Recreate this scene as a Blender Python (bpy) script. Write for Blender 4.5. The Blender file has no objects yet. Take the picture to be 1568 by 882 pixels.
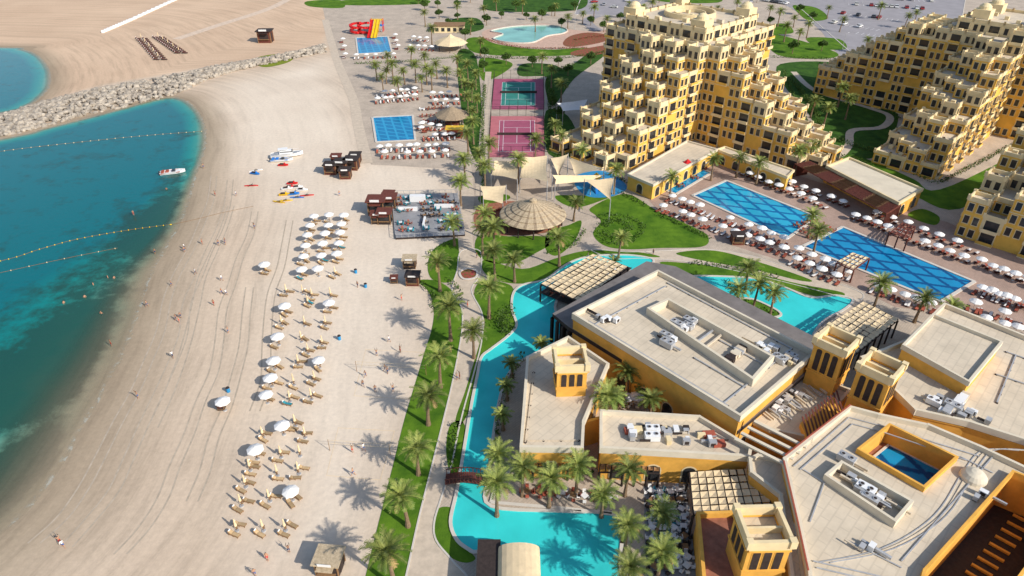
import bpy, math, random
import numpy as np
from mathutils import Vector, Matrix
from mathutils.geometry import tessellate_polygon
random.seed(7)
R=random.random
def U(a,b): return a+(b-a)*random.random()
# ---------------- survey: drone height / tilt recovered from the photo; plan positions on real level planes
H=80.0; PITCH=math.radians(33); F=1045.0
cp,sp=math.cos(PITCH),math.sin(PITCH)
def P(x,y,z=0.0):
    u=(x-784)/F; v=(y-441)/F
    t=(H-z)/(sp+v*cp)
    return Vector((u*t,(cp-v*sp)*t,z))
def PP(l,z=0.0): return [P(a,b,z) for a,b in l]
A=Vector((-.72,-.69,0)).normalized(); B=Vector((.69,-.72,0)).normalized()
RB=math.atan2(B.y,B.x)

scene=bpy.context.scene
col=scene.collection
# ---------------- materials
def newmat(name):
    m=bpy.data.materials.new(name); m.use_nodes=True
    nt=m.node_tree; b=nt.nodes['Principled BSDF']; return m,nt,b
def N(nt,t,**k):
    n=nt.nodes.new(t)
    for a,v in k.items(): setattr(n,a,v)
    return n
def ramp(nt,stops,interp='LINEAR'):
    r=N(nt,'ShaderNodeValToRGB'); e=r.color_ramp.elements
    r.color_ramp.interpolation=interp
    while len(e)>len(stops): e.remove(e[-1])
    while len(e)<len(stops): e.new(1.0)
    for i,(p,c) in enumerate(stops):
        e[i].position=p; e[i].color=(c[0],c[1],c[2],1) if not isinstance(c,(int,float)) else (c,c,c,1)
    return r
def mat(name,c,rough=.8,var=.18,scale=.6,bump=0,bscale=8,c2=None,rnd=0,spec=.3,metal=0,detail=4):
    m,nt,b=newmat(name); L=nt.links
    g=N(nt,'ShaderNodeNewGeometry')
    n=N(nt,'ShaderNodeTexNoise'); n.inputs['Scale'].default_value=scale; n.inputs['Detail'].default_value=detail
    n.inputs['Roughness'].default_value=.65
    L.new(g.outputs['Position'],n.inputs['Vector'])
    d=c2 if c2 else tuple(x*(1-var) for x in c)
    e=c if c2 else tuple(min(1,x*(1+var*.8)) for x in c)
    r=ramp(nt,[(.32,d),(.68,e)])
    L.new(n.outputs['Fac'],r.inputs['Fac'])
    out=r.outputs['Color']
    if rnd:
        oi=N(nt,'ShaderNodeObjectInfo'); mr=N(nt,'ShaderNodeMapRange')
        mr.inputs['To Min'].default_value=1-rnd; mr.inputs['To Max'].default_value=1+rnd
        L.new(oi.outputs['Random'],mr.inputs['Value'])
        vm=N(nt,'ShaderNodeVectorMath',operation='SCALE'); L.new(out,vm.inputs[0]); L.new(mr.outputs[0],vm.inputs['Scale']); out=vm.outputs[0]
    L.new(out,b.inputs['Base Color'])
    b.inputs['Roughness'].default_value=rough; b.inputs['Metallic'].default_value=metal
    b.inputs['Specular IOR Level'].default_value=spec
    if bump:
        n2=N(nt,'ShaderNodeTexNoise'); n2.inputs['Scale'].default_value=bscale; n2.inputs['Detail'].default_value=2
        L.new(g.outputs['Position'],n2.inputs['Vector'])
        bp=N(nt,'ShaderNodeBump'); bp.inputs['Strength'].default_value=bump; bp.inputs['Distance'].default_value=.1
        L.new(n2.outputs['Fac'],bp.inputs['Height']); L.new(bp.outputs[0],b.inputs['Normal'])
    return m
M={}
M['grass']=mat('grass',(.125,.235,.018),.95,c2=(.045,.115,.010),scale=.22,bump=.6,bscale=5,spec=.1,detail=7)
M['grass2']=mat('grass_shade',(.06,.14,.02),.95,c2=(.025,.065,.012),scale=.3,bump=.6,bscale=5,spec=.1)  # darker green grass; the hotel courtyard lawn gets its shade painted in with it
M['grassy']=mat('dry_grass',(.25,.27,.03),.95,c2=(.13,.19,.03),scale=.4,spec=.1)
M['path']=mat('path_concrete',(.58,.48,.37),.85,var=.14,scale=.8)
M['asph']=mat('asphalt_pale',(.32,.30,.31),.9,var=.12,scale=.15)
M['curb']=mat('kerb_stone',(.62,.57,.5),.8,var=.08)
M['cream']=mat('cream_render',(.78,.63,.37),.85,var=.12,scale=.35)
M['yellow']=mat('yellow_render',(.78,.46,.085),.85,var=.14,scale=.3)
M['orange']=mat('ochre_render',(.78,.41,.075),.85,var=.16,scale=.4)
M['roofg']=mat('grey_roof',(.19,.17,.16),.85,var=.2,scale=.4)
M['roofl']=mat('pale_roof',(.68,.60,.46),.9,var=.1,scale=.3)
M['glass']=mat('dark_window_glass',(.03,.032,.035),.15,var=.3,scale=.3,spec=.5)
M['dark']=mat('dark_timber',(.045,.032,.028),.7,var=.3,scale=2)
M['redwood']=mat('red_brown_timber',(.15,.045,.03),.7,var=.3,scale=2)
M['wood']=mat('teak_wood',(.28,.16,.075),.7,var=.25,scale=3)
M['canvas']=mat('cream_canvas',(.74,.58,.36),.85,var=.1,scale=1)
M['white']=mat('white_fabric',(.82,.80,.77),.8,var=.05,scale=1,rnd=.05)
M['whitep']=mat('white_paint',(.80,.80,.79),.4,var=.04,scale=1)
M['metal']=mat('galvanised_metal',(.50,.50,.50),.45,var=.15,scale=1,metal=.3)
M['beige']=mat('beige_cushion',(.44,.31,.17),.85,var=.15,scale=2,rnd=.3)
M['rust']=mat('rust_red_cushion',(.36,.09,.055),.8,var=.2,scale=2,rnd=.3)
M['teal']=mat('teal_cushion',(.04,.28,.34),.8,var=.2,scale=2,rnd=.3)
M['trunk']=mat('palm_trunk',(.22,.15,.09),.95,var=.35,scale=5)
M['frond']=mat('palm_frond',(.20,.25,.05),.6,c2=(.06,.11,.018),scale=1.3,rnd=.3,spec=.3)
M['frondy']=mat('palm_frond_young',(.34,.36,.09),.6,c2=(.13,.18,.035),scale=1.3,rnd=.25,spec=.3)
M['frondd']=mat('palm_frond_dry',(.34,.23,.10),.9,var=.3,scale=2)
M['leaf']=mat('shrub_leaf',(.085,.15,.02),.7,c2=(.03,.07,.01),scale=1.5,rnd=.2)
M['flower']=mat('flower_bed',(.42,.05,.06),.8,c2=(.06,.12,.02),scale=1.2)
M['rock']=mat('breakwater_rock',(.54,.47,.38),.9,c2=(.20,.17,.14),scale=.45,bump=.8,bscale=3)
M['pink']=mat('court_magenta',(.36,.09,.15),.8,var=.15,scale=.4)
M['pinkl']=mat('court_rose',(.50,.16,.18),.8,var=.12,scale=.4)
M['court']=mat('court_teal',(.04,.23,.19),.8,var=.12,scale=.4)
M['redpave']=mat('red_brown_paving',(.32,.13,.08),.85,var=.25,scale=1)
M['bluep']=mat('play_blue',(.03,.25,.5),.7,var=.2,scale=.3)
M['red']=mat('red_plastic',(.62,.02,.02),.4,var=.1)
M['yel']=mat('yellow_plastic',(.8,.5,.02),.4,var=.1)
M['blue']=mat('blue_plastic',(.02,.2,.6),.4,var=.1)
M['thatch']=mat('thatch',(.42,.32,.21),.95,c2=(.24,.18,.12),scale=2.2,bump=.6,bscale=9)
M['thatchl']=mat('thatch_light',(.60,.48,.32),.95,c2=(.40,.31,.2),scale=2.2,bump=.6,bscale=9)
M['skin']=mat('human_skin',(.42,.23,.14),.6,var=.1,rnd=.3)
M['hair']=mat('hair',(.03,.02,.015),.7)
M['shorts']=mat('swimwear_blue',(.03,.08,.25),.8,rnd=.5)
M['shortr']=mat('swimwear_red',(.5,.05,.05),.8,rnd=.5)
M['tyre']=mat('tyre',(.02,.02,.02),.9)
M['rut']=mat('rutted_sand',(.46,.38,.29),.95,var=.2,scale=.8)
for i,c in enumerate([(.75,.75,.75),(.08,.08,.09),(.35,.03,.03),(.4,.4,.42),(.7,.68,.62)]): M['car%d'%i]=mat('car_paint_%d'%i,c,.3,var=.02)

def pavemat(name,c,s=1.2,ang=0.0,line=.8,stain=(.78,1.12),sc=.18):
    m,nt,b=newmat(name); L=nt.links
    g=N(nt,'ShaderNodeNewGeometry'); mp=N(nt,'ShaderNodeMapping'); mp.inputs['Rotation'].default_value=(0,0,ang)
    L.new(g.outputs['Position'],mp.inputs['Vector'])
    br=N(nt,'ShaderNodeTexBrick'); br.offset=.5
    br.inputs['Scale'].default_value=1/s; br.inputs['Mortar Size'].default_value=.02
    br.inputs['Color1'].default_value=(*c,1); br.inputs['Color2'].default_value=(*[x*(.86 if line<.9 else .97) for x in c],1)
    br.inputs['Mortar'].default_value=(*[x*line*.93 for x in c],1)
    L.new(mp.outputs[0],br.inputs['Vector'])
    n=N(nt,'ShaderNodeTexNoise'); n.inputs['Scale'].default_value=sc; n.inputs['Detail'].default_value=6; n.inputs['Roughness'].default_value=.65
    L.new(g.outputs['Position'],n.inputs['Vector'])
    r=ramp(nt,[(.3,stain[0]),(.7,stain[1])]); L.new(n.outputs['Fac'],r.inputs['Fac'])
    mx=N(nt,'ShaderNodeMix',data_type='RGBA',blend_type='MULTIPLY'); mx.inputs[0].default_value=1
    L.new(br.outputs['Color'],mx.inputs[6]); L.new(r.outputs['Color'],mx.inputs[7])
    L.new(mx.outputs[2],b.inputs['Base Color']); b.inputs['Roughness'].default_value=.85
    return m
M['pave']=pavemat('resort_paving',(.56,.46,.36),1.6,RB)
M['paveb']=pavemat('pool_deck_paving',(.46,.32,.25),1.2,RB)
M['paveg']=pavemat('grey_deck_boards',(.33,.33,.34),1.0,0)
M['roof']=pavemat('flat_roof_screed',(.68,.575,.43),5.0,RB,.95,(.82,1.07),.25)

def poolmat(name,c,lat=0,c2=None,s=4.2,bump=.25):
    m,nt,b=newmat(name); L=nt.links
    g=N(nt,'ShaderNodeNewGeometry')
    n=N(nt,'ShaderNodeTexNoise'); n.inputs['Scale'].default_value=.12; n.inputs['Detail'].default_value=4
    L.new(g.outputs['Position'],n.inputs['Vector'])
    r=ramp(nt,[(.3,tuple(x*.80 for x in c)),(.7,tuple(min(1,x*1.12) for x in c))]); L.new(n.outputs['Fac'],r.inputs['Fac'])
    out=r.outputs['Color']
    n2=N(nt,'ShaderNodeTexNoise'); n2.inputs['Scale'].default_value=1.6; n2.inputs['Detail'].default_value=2
    L.new(g.outputs['Position'],n2.inputs['Vector'])
    if lat:
        # mosaic lattice on the pool floor, wobbling slightly under the ripples
        ad=N(nt,'ShaderNodeVectorMath',operation='MULTIPLY_ADD'); L.new(n2.outputs['Color'],ad.inputs[0]); ad.inputs[1].default_value=(.6,.6,0); L.new(g.outputs['Position'],ad.inputs[2])
        facs=[]
        for d in (A+B*.55, A-B*.55):
            d=d.normalized()
            dt=N(nt,'ShaderNodeVectorMath',operation='DOT_PRODUCT'); L.new(ad.outputs[0],dt.inputs[0]); dt.inputs[1].default_value=d/s
            fr=N(nt,'ShaderNodeMath',operation='FRACT'); L.new(dt.outputs['Value'],fr.inputs[0])
            su=N(nt,'ShaderNodeMath',operation='SUBTRACT'); L.new(fr.outputs[0],su.inputs[0]); su.inputs[1].default_value=.5
            ab=N(nt,'ShaderNodeMath',operation='ABSOLUTE'); L.new(su.outputs[0],ab.inputs[0])
            rr=ramp(nt,[(.07,1.0),(.15,0.0)]); L.new(ab.outputs[0],rr.inputs['Fac']); facs.append(rr.outputs['Color'])
        mxx=N(nt,'ShaderNodeMath',operation='MAXIMUM'); L.new(facs[0],mxx.inputs[0]); L.new(facs[1],mxx.inputs[1])
        mx=N(nt,'ShaderNodeMix',data_type='RGBA'); L.new(mxx.outputs[0],mx.inputs[0]); L.new(out,mx.inputs[6]); mx.inputs[7].default_value=(*c2,1)
        out=mx.outputs[2]
    L.new(out,b.inputs['Base Color']); b.inputs['Roughness'].default_value=.08; b.inputs['IOR'].default_value=1.33
    bp=N(nt,'ShaderNodeBump'); bp.inputs['Strength'].default_value=bump; bp.inputs['Distance'].default_value=.06
    L.new(n2.outputs['Fac'],bp.inputs['Height']); L.new(bp.outputs[0],b.inputs['Normal'])
    return m
M['river']=poolmat('turquoise_pool_water',(.045,.64,.63))
M['poolA']=poolmat('lattice_pool_light',(.03,.40,.60),1,(.005,.13,.32),s=3.8)
M['poolB']=poolmat('lattice_pool_deep',(.012,.26,.50),1,(.003,.075,.22),s=3.8)
M['poolC']=poolmat('club_pool',(.005,.20,.42),1,(.02,.32,.56),s=3)

# ---------------- mesh builder
class MB:
    def __init__(s): s.v=[];s.f=[];s.m=[]
    def face(s,pts,m=0):
        n=len(s.v); s.v.extend([tuple(p) for p in pts]); s.f.append(tuple(range(n,n+len(pts)))); s.m.append(m)
    def box(s,c,size,rz=0,m=0,taper=1.0):
        x,y,z=size[0]/2,size[1]/2,size[2]/2; ca,sa=math.cos(rz),math.sin(rz)
        n=len(s.v)
        for dz in (-1,1):
            k=taper if dz>0 else 1
            for dx,dy in ((-1,-1),(1,-1),(1,1),(-1,1)):
                px,py=dx*x*k,dy*y*k
                s.v.append((c[0]+px*ca-py*sa,c[1]+px*sa+py*ca,c[2]+dz*z))
        for q in ((0,3,2,1),(4,5,6,7),(0,1,5,4),(1,2,6,5),(2,3,7,6),(3,0,4,7)):
            s.f.append(tuple(n+i for i in q)); s.m.append(m)
    def beam(s,p0,p1,w,h,m=0):
        p0=Vector(p0);p1=Vector(p1); d=p1-p0
        if d.length<1e-6: return
        d.normalize(); up=Vector((0,0,1)) if abs(d.z)<.95 else Vector((1,0,0))
        r=d.cross(up).normalized()*w/2; u=r.cross(d).normalized()*h/2
        n=len(s.v)
        for p in (p0,p1):
            for q in (-r-u,r-u,r+u,-r+u): s.v.append(tuple(p+q))
        for q in ((0,1,2,3),(7,6,5,4),(0,4,5,1),(1,5,6,2),(2,6,7,3),(3,7,4,0)):
            s.f.append(tuple(n+i for i in q)); s.m.append(m)
    def cyl(s,c,r0,r1,h,n=10,m=0,cap=True):
        b=len(s.v)
        for k,(r,z) in enumerate(((r0,0),(r1,h))):
            for i in range(n):
                a=i*2*math.pi/n; s.v.append((c[0]+r*math.cos(a),c[1]+r*math.sin(a),c[2]+z))
        for i in range(n):
            j=(i+1)%n; s.f.append((b+i,b+j,b+n+j,b+n+i)); s.m.append(m)
        if cap:
            s.f.append(tuple(b+n+i for i in range(n))); s.m.append(m)
    def lathe(s,c,prof,n=24,m=0,ms=None):
        b=len(s.v)
        for r,z in prof:
            for i in range(n):
                a=i*2*math.pi/n; s.v.append((c[0]+r*math.cos(a),c[1]+r*math.sin(a),c[2]+z))
        for k in range(len(prof)-1):
            for i in range(n):
                j=(i+1)%n; s.f.append((b+k*n+i,b+k*n+j,b+(k+1)*n+j,b+(k+1)*n+i)); s.m.append(ms(k,i) if ms else m)
    def cap(s,loops,z,m=0):
        ls=[[Vector((p[0],p[1],0)) for p in l] for l in loops]
        flat=[p for l in ls for p in l]; b=len(s.v)
        for p in flat: s.v.append((p.x,p.y,z))
        for t in tessellate_polygon(ls):
            t=list(t); a_,b_,c_=[flat[i] for i in t]
            if (b_-a_).cross(c_-a_).z<0: t.reverse()
            s.f.append(tuple(b+i for i in t)); s.m.append(m)
    def prism(s,loop,z0,z1,mw=0,mt=1,holes=(),zh=None):
        s.cap([loop]+list(holes),z1,mt)
        for l in [loop]+list(holes):
            for i in range(len(l)):
                p,q=l[i],l[(i+1)%len(l)]
                s.face([(p[0],p[1],z0),(q[0],q[1],z0),(q[0],q[1],z1),(p[0],p[1],z1)],mw)
    def parapet(s,loop,z,h=.7,t=.4,m=0,closed=True,z0=None):
        n=len(loop)
        for i in range(n if closed else n-1):
            p,q=Vector(loop[i][:2]),Vector(loop[(i+1)%n][:2]); d=(q-p)
            if d.length<.3: continue
            e=d.normalized()*t*.5
            hh=h+.006*(i%7); zz=z-.3
            pp=p-e; qq=q+e
            s.beam((pp.x,pp.y,zz+(hh+.3)/2),(qq.x,qq.y,zz+(hh+.3)/2),t,hh+.3,m)
    def mesh(s,name,mats,smooth=False):
        me=bpy.data.meshes.new(name); me.from_pydata(s.v,[],s.f)
        for k in mats: me.materials.append(M[k] if isinstance(k,str) else k)
        me.polygons.foreach_set('material_index',s.m)
        if smooth: me.polygons.foreach_set('use_smooth',[True]*len(s.f))
        me.update(); return me
    def obj(s,name,mats,smooth=False):
        o=bpy.data.objects.new(name,s.mesh(name,mats,smooth)); col.objects.link(o); return o
def put(name,me,loc,rz=0,sc=1):
    o=bpy.data.objects.new(name,me); o.location=loc; o.rotation_euler=(0,0,rz)
    o.scale=(sc,sc,sc) if not isinstance(sc,tuple) else sc
    col.objects.link(o); return o
def cr(pts,n=5,closed=True):
    out=[];k=len(pts)
    rng=range(k) if closed else range(k-1)
    for i in rng:
        if closed: p0,p1,p2,p3=pts[i-1],pts[i],pts[(i+1)%k],pts[(i+2)%k]
        else: p0,p1,p2,p3=pts[max(i-1,0)],pts[i],pts[i+1],pts[min(i+2,k-1)]
        for j in range(n):
            t=j/n
            out.append(.5*((2*p1)+(p2-p0)*t+(2*p0-5*p1+4*p2-p3)*t*t+(3*p1-p0-3*p2+p3)*t**3))
    if not closed: out.append(pts[-1])
    return out
def sheet(name,px,z,m,smooth=True,kerb=None,kw=.5,kh=.12):
    w=PP(px)
    if smooth: w=cr(w)
    b=MB(); b.cap([w],z,0)
    mats=[m]
    if kerb:
        mats.append(kerb)
        for i in range(len(w)):
            p,q=w[i],w[(i+1)%len(w)]
            d=(q-p)
            if d.length<.05: continue
            e=d.normalized()*.06
            b.beam((p.x-e.x,p.y-e.y,z+kh/2-.02+.002*(i%3)),(q.x+e.x,q.y+e.y,z+kh/2-.02+.002*(i%3)),kw,kh,1)
    return b.obj(name,mats)
def ribbon(name,px,w,z,m,smooth=True,b=None,mi=0,world=False):
    own=b is None
    if own: b=MB()
    p=px if world else PP(px)
    if smooth: p=cr(p,5,False)
    L=[];Rr=[]
    for i,q in enumerate(p):
        d=(p[min(i+1,len(p)-1)]-p[max(i-1,0)]); d.z=0; d.normalize(); n=Vector((-d.y,d.x,0))*w/2
        L.append(q+n);Rr.append(q-n)
    for i in range(len(p)-1):
        b.face([(L[i].x,L[i].y,z),(Rr[i].x,Rr[i].y,z),(Rr[i+1].x,Rr[i+1].y,z),(L[i+1].x,L[i+1].y,z)],mi)
    if own: return b.obj(name,[m])

# ---------------- terrain + sea
main=[(-2600,560),(-500,300),(0,212),(60,198),(140,178),(200,162),(250,149),(280,151),(303,168),(316,195),(316,225),(304,262),(294,300),(282,335),(262,372),(240,410),(224,450),(208,500),(190,545),(165,592),(138,640),(110,690),(80,738),(42,785),(0,825),(-60,880),(-150,960),(-400,1180),(-1500,1300),(-3500,1300)]
upper=[(-3500,60),(-500,66),(0,72),(35,75),(60,85),(76,105),(78,130),(62,150),(40,163),(0,174),(-500,262),(-2600,500)]
def W2(px): return np.array([[p.x,p.y] for p in cr(PP(px),4)])
polyM=W2(main); polyU=W2(upper)
def inpoly(X,Y,poly):
    ins=np.zeros(X.shape,bool); n=len(poly); j=n-1
    for i in range(n):
        xi,yi=poly[i];xj,yj=poly[j]
        if yi!=yj:
            c=((yi>Y)!=(yj>Y))&(X<(xj-xi)*(Y-yi)/(yj-yi)+xi); ins^=c
        j=i
    return ins
def dist(X,Y,poly,closed=True):
    d=np.full(X.shape,1e9); n=len(poly)
    for i in range(n if closed else n-1):
        x0,y0=poly[i];x1,y1=poly[(i+1)%n]; dx,dy=x1-x0,y1-y0; l=dx*dx+dy*dy+1e-9
        t=np.clip(((X-x0)*dx+(Y-y0)*dy)/l,0,1)
        d=np.minimum(d,np.hypot(X-x0-t*dx,Y-y0-t*dy))
    return d
def sdf(X,Y,poly):
    d=dist(X,Y,poly); return np.where(inpoly(X,Y,poly),d,-d)
xs=np.concatenate([[-9000,-4000,-1800,-1000,-650,-500],np.arange(-400,62,1.5),[90,150,300,700,1800,4000,9000]])
ys=np.concatenate([[-9000,-3000,-800,-200,-60,0],np.arange(25,520,1.5),[560,650,850,1400,3000,6000,12000]])
X,Y=np.meshgrid(xs,ys); X=X.ravel();Y=Y.ravel()
sM=sdf(X,Y,polyM); sU=sdf(X,Y,polyU); S=np.maximum(sM,sU)
def reg(px,soft=4):
    return np.clip(sdf(X,Y,np.array([[p.x,p.y] for p in PP(px)]))/soft+.5,0,1)
def gridmesh(name,Z,nx,ny,keep=None):
    co=np.stack([X,Y,Z],1)
    idx=np.arange(nx*ny).reshape(ny,nx)
    q=np.stack([idx[:-1,:-1],idx[:-1,1:],idx[1:,1:],idx[1:,:-1]],-1).reshape(-1,4)
    if keep is not None: q=q[keep[q].any(1)]
    me=bpy.data.meshes.new(name)
    me.vertices.add(len(co)); me.vertices.foreach_set('co',co.ravel().astype(np.float32))
    me.loops.add(q.size); me.loops.foreach_set('vertex_index',q.ravel().astype(np.int32))
    me.polygons.add(len(q)); me.polygons.foreach_set('loop_start',np.arange(0,q.size,4,dtype=np.int32)); me.polygons.foreach_set('loop_total',np.full(len(q),4,dtype=np.int32))
    me.update(calc_edges=True); me.validate()
    return me
def fattr(me,n,v):
    a=me.attributes.new(n,'FLOAT','POINT'); a.data.foreach_set('value',v.astype(np.float32))
nx,ny=len(xs),len(ys)
Z=-np.clip(S*.07,0,3)-0.0
me=gridmesh('ground',Z,nx,ny)
tan=reg([(-1500,-40),(480,-60),(503,40),(495,66),(430,84),(350,96),(270,111),(160,129),(0,172),(-1500,420)],3)
wd=np.interp(Y,[60,100,170,260],[17,14,11,9])   # damp band width
damp=np.clip(1+S/wd,0,1)*(S<200)
fattr(me,'tan',tan); fattr(me,'damp',damp); fattr(me,'shore',S)
pale=reg([(350,130),(500,90),(560,240),(690,260),(700,380),(640,430),(660,520),(560,880),(400,880),(440,500),(420,330),(380,270),(350,200)],18)
fattr(me,'pale',pale)
m,nt,b=newmat('beach_sand'); L=nt.links
g=N(nt,'ShaderNodeNewGeometry')
def at(n):
    a=N(nt,'ShaderNodeAttribute'); a.attribute_name=n; return a.outputs['Fac']
def noise(sc,vec,det=6,ro=.6):
    n=N(nt,'ShaderNodeTexNoise'); n.inputs['Scale'].default_value=sc; n.inputs['Detail'].default_value=det; n.inputs['Roughness'].default_value=ro
    L.new(vec,n.inputs['Vector']); return n.outputs['Fac']
def mix(f,a,b_,bt='MIX'):
    x=N(nt,'ShaderNodeMix',data_type='RGBA',blend_type=bt)
    for i,v in ((0,f),(6,a),(7,b_)):
        if isinstance(v,(int,float)): x.inputs[i].default_value=v
        elif isinstance(v,tuple): x.inputs[i].default_value=(*v,1)
        else: L.new(v,x.inputs[i])
    return x.outputs[2]
sep=N(nt,'ShaderNodeSeparateXYZ'); L.new(g.outputs['Position'],sep.inputs[0])
cb=N(nt,'ShaderNodeCombineXYZ')
def math2(op,a,b_=None):
    x=N(nt,'ShaderNodeMath',operation=op)
    for i,v in enumerate((a,b_)):
        if v is None: continue
        if isinstance(v,(int,float)): x.inputs[i].default_value=v
        else: L.new(v,x.inputs[i])
    return x.outputs[0]
L.new(math2('MULTIPLY',at('shore'),.42),cb.inputs[0]); L.new(math2('MULTIPLY',sep.outputs['Y'],.035),cb.inputs[1])
streak=noise(1.0,cb.outputs[0],6,.7)
big=noise(.03,g.outputs['Position'],3); fine=noise(1.1,g.outputs['Position'],6,.75)
base=mix(at('pale'),(.62,.505,.385),(.75,.655,.535))
base=mix(at('tan'),base,(.64,.475,.335))
base=mix(math2('MULTIPLY',at('damp'),.95),base,(.36,.29,.205))
rs=ramp(nt,[(.33,.76),(.5,1.0),(.66,1.10)]); L.new(streak,rs.inputs['Fac'])
sf=math2('MULTIPLY',math2('SUBTRACT',1.0,math2('MULTIPLY',at('pale'),.65)),.8)
base=mix(sf,base,rs.outputs['Color'],'MULTIPLY')
rb=ramp(nt,[(.3,(.92,.88,.85)),(.7,(1.06,1.04,1.02))]); L.new(big,rb.inputs['Fac'])
base=mix(1.0,base,rb.outputs['Color'],'MULTIPLY')
rf=ramp(nt,[(.3,.86),(.65,1.06)]); L.new(fine,rf.inputs['Fac'])
base=mix(.85,base,rf.outputs['Color'],'MULTIPLY')
L.new(base,b.inputs['Base Color']); b.inputs['Roughness'].default_value=.95; b.inputs['Specular IOR Level'].default_value=.15
bp=N(nt,'ShaderNodeBump'); bp.inputs['Strength'].default_value=.45; bp.inputs['Distance'].default_value=.15; L.new(noise(.9,g.outputs['Position'],5,.75),bp.inputs['Height']); L.new(bp.outputs[0],b.inputs['Normal'])
me.materials.append(m); col.objects.link(bpy.data.objects.new('ground',me))
# water
me=gridmesh('sea_water',np.full(X.shape,-.03),nx,ny,keep=(S>-2))
wid=np.interp(Y,[55,80,110,150,190],[34,32,26,12,6])
dep=np.clip(S/wid,0,1.6)
weed=np.zeros(X.shape)
for (x,y,r,a) in [(45,722,6,2.0),(15,745,5,1.9),(75,703,4,1.5),(100,532,7,1.4),(20,610,8,1.2),(290,262,7,1.1),(285,295,7,1.2),(268,325,7,1.2),(245,352,7,1.2),(60,690,5,.8),(125,500,7,1.2),(222,375,8,.9),(150,410,9,.6),(205,335,8,.6),(90,600,6,.9),(10,560,8,.8),(120,240,12,.3),(295,205,6,.6),(180,440,7,.6),(70,470,8,.5)]:
    c=P(x,y); weed+=a*np.exp(-((X-c.x)**2+((Y-c.y)/1.3)**2)/(r*r))
weed*=np.clip((S-1.5)/4,0,1)
fattr(me,'dep',dep); fattr(me,'weed',weed); fattr(me,'shore',S)
m,nt,b=newmat('sea_water'); L=nt.links
g=N(nt,'ShaderNodeNewGeometry')
n1=noise(.045,g.outputs['Position'],5); 
d2=math2('ADD',at('dep'),math2('MULTIPLY',math2('SUBTRACT',n1,.5),.6))
rw=ramp(nt,[(.0,(.38,.36,.23)),(.15,(.22,.32,.21)),(.38,(.035,.27,.215)),(.60,(.004,.23,.21)),(1,(.001,.145,.165))])
L.new(math2('DIVIDE',d2,1.25),rw.inputs['Fac'])
n3=noise(.16,g.outputs['Position'],7,.7)
wf=math2('MULTIPLY',at('weed'),1.0)
rr=ramp(nt,[(.54,0.0),(.76,1.0)]); L.new(math2('ADD',n3,math2('MULTIPLY',wf,.25)),rr.inputs['Fac'])
c=mix(math2('MULTIPLY',rr.outputs['Color'],.85),rw.outputs['Color'],(.014,.058,.040))
# thin broken line of foam at the water's edge
n5=noise(.8,g.outputs['Position'],3,.6)
fo=ramp(nt,[(.0,0.0),(.25,.8),(.6,.8),(1.0,0.0)]); L.new(math2('MULTIPLY',math2('ADD',at('shore'),n5),.5),fo.inputs['Fac'])
fo2=ramp(nt,[(.45,0.0),(.6,1.0)]); L.new(n5,fo2.inputs['Fac'])
ff=math2('MULTIPLY',fo.outputs['Color'],fo2.outputs['Color'])
c=mix(math2('MULTIPLY',ff,.7),c,(.75,.74,.68))
L.new(c,b.inputs['Base Color']); b.inputs['Roughness'].default_value=.12; b.inputs['IOR'].default_value=1.33; b.inputs['Specular IOR Level'].default_value=.35
bp=N(nt,'ShaderNodeBump'); bp.inputs['Strength'].default_value=.5; bp.inputs['Distance'].default_value=.12; L.new(noise(.9,g.outputs['Position'],4,.6),bp.inputs['Height']); L.new(bp.outputs[0],b.inputs['Normal'])
tr=N(nt,'ShaderNodeBsdfTransparent'); ms=N(nt,'ShaderNodeMixShader')
mr=N(nt,'ShaderNodeMapRange'); mr.inputs['From Min'].default_value=0; mr.inputs['From Max'].default_value=.42; L.new(at('dep'),mr.inputs['Value']); mr.inputs['To Min'].default_value=.05; mr.inputs['To Max'].default_value=1
L.new(math2('MAXIMUM',mr.outputs[0],math2('MULTIPLY',ff,.7)),ms.inputs[0]); L.new(tr.outputs[0],ms.inputs[1]); L.new(b.outputs[0],ms.inputs[2])
L.new(ms.outputs[0],nt.nodes['Material Output'].inputs['Surface'])
me.materials.append(m); col.objects.link(bpy.data.objects.new('sea_water',me))

# tyre ruts running along the beach
b=MB()
for off,st,en in ((28,250,860),(52,240,882),(60,300,700),(95,300,882),(120,420,800),(150,330,640)):
    line=[(316,225),(304,262),(294,300),(282,335),(262,372),(240,410),(224,450),(208,500),(190,545),(165,592),(138,640),(110,690),(80,738),(42,785),(0,825)]
    pts=[]
    for x,y in line:
        k=1+(y-250)/500
        X_,Y_=x+off*k*.9+U(-3,3),y+off*.25
        if st<=Y_<=en: pts.append((X_,Y_))
    if len(pts)>2:
        w=cr(PP(pts),6,False)
        for s_ in (-.85,.85):
            ribbon('',[q+Vector((s_,0,0)) for q in w],.28,.012+.002*(off%5),None,False,b,0,True)
b.obj('tyre_tracks',['rut'])

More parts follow.
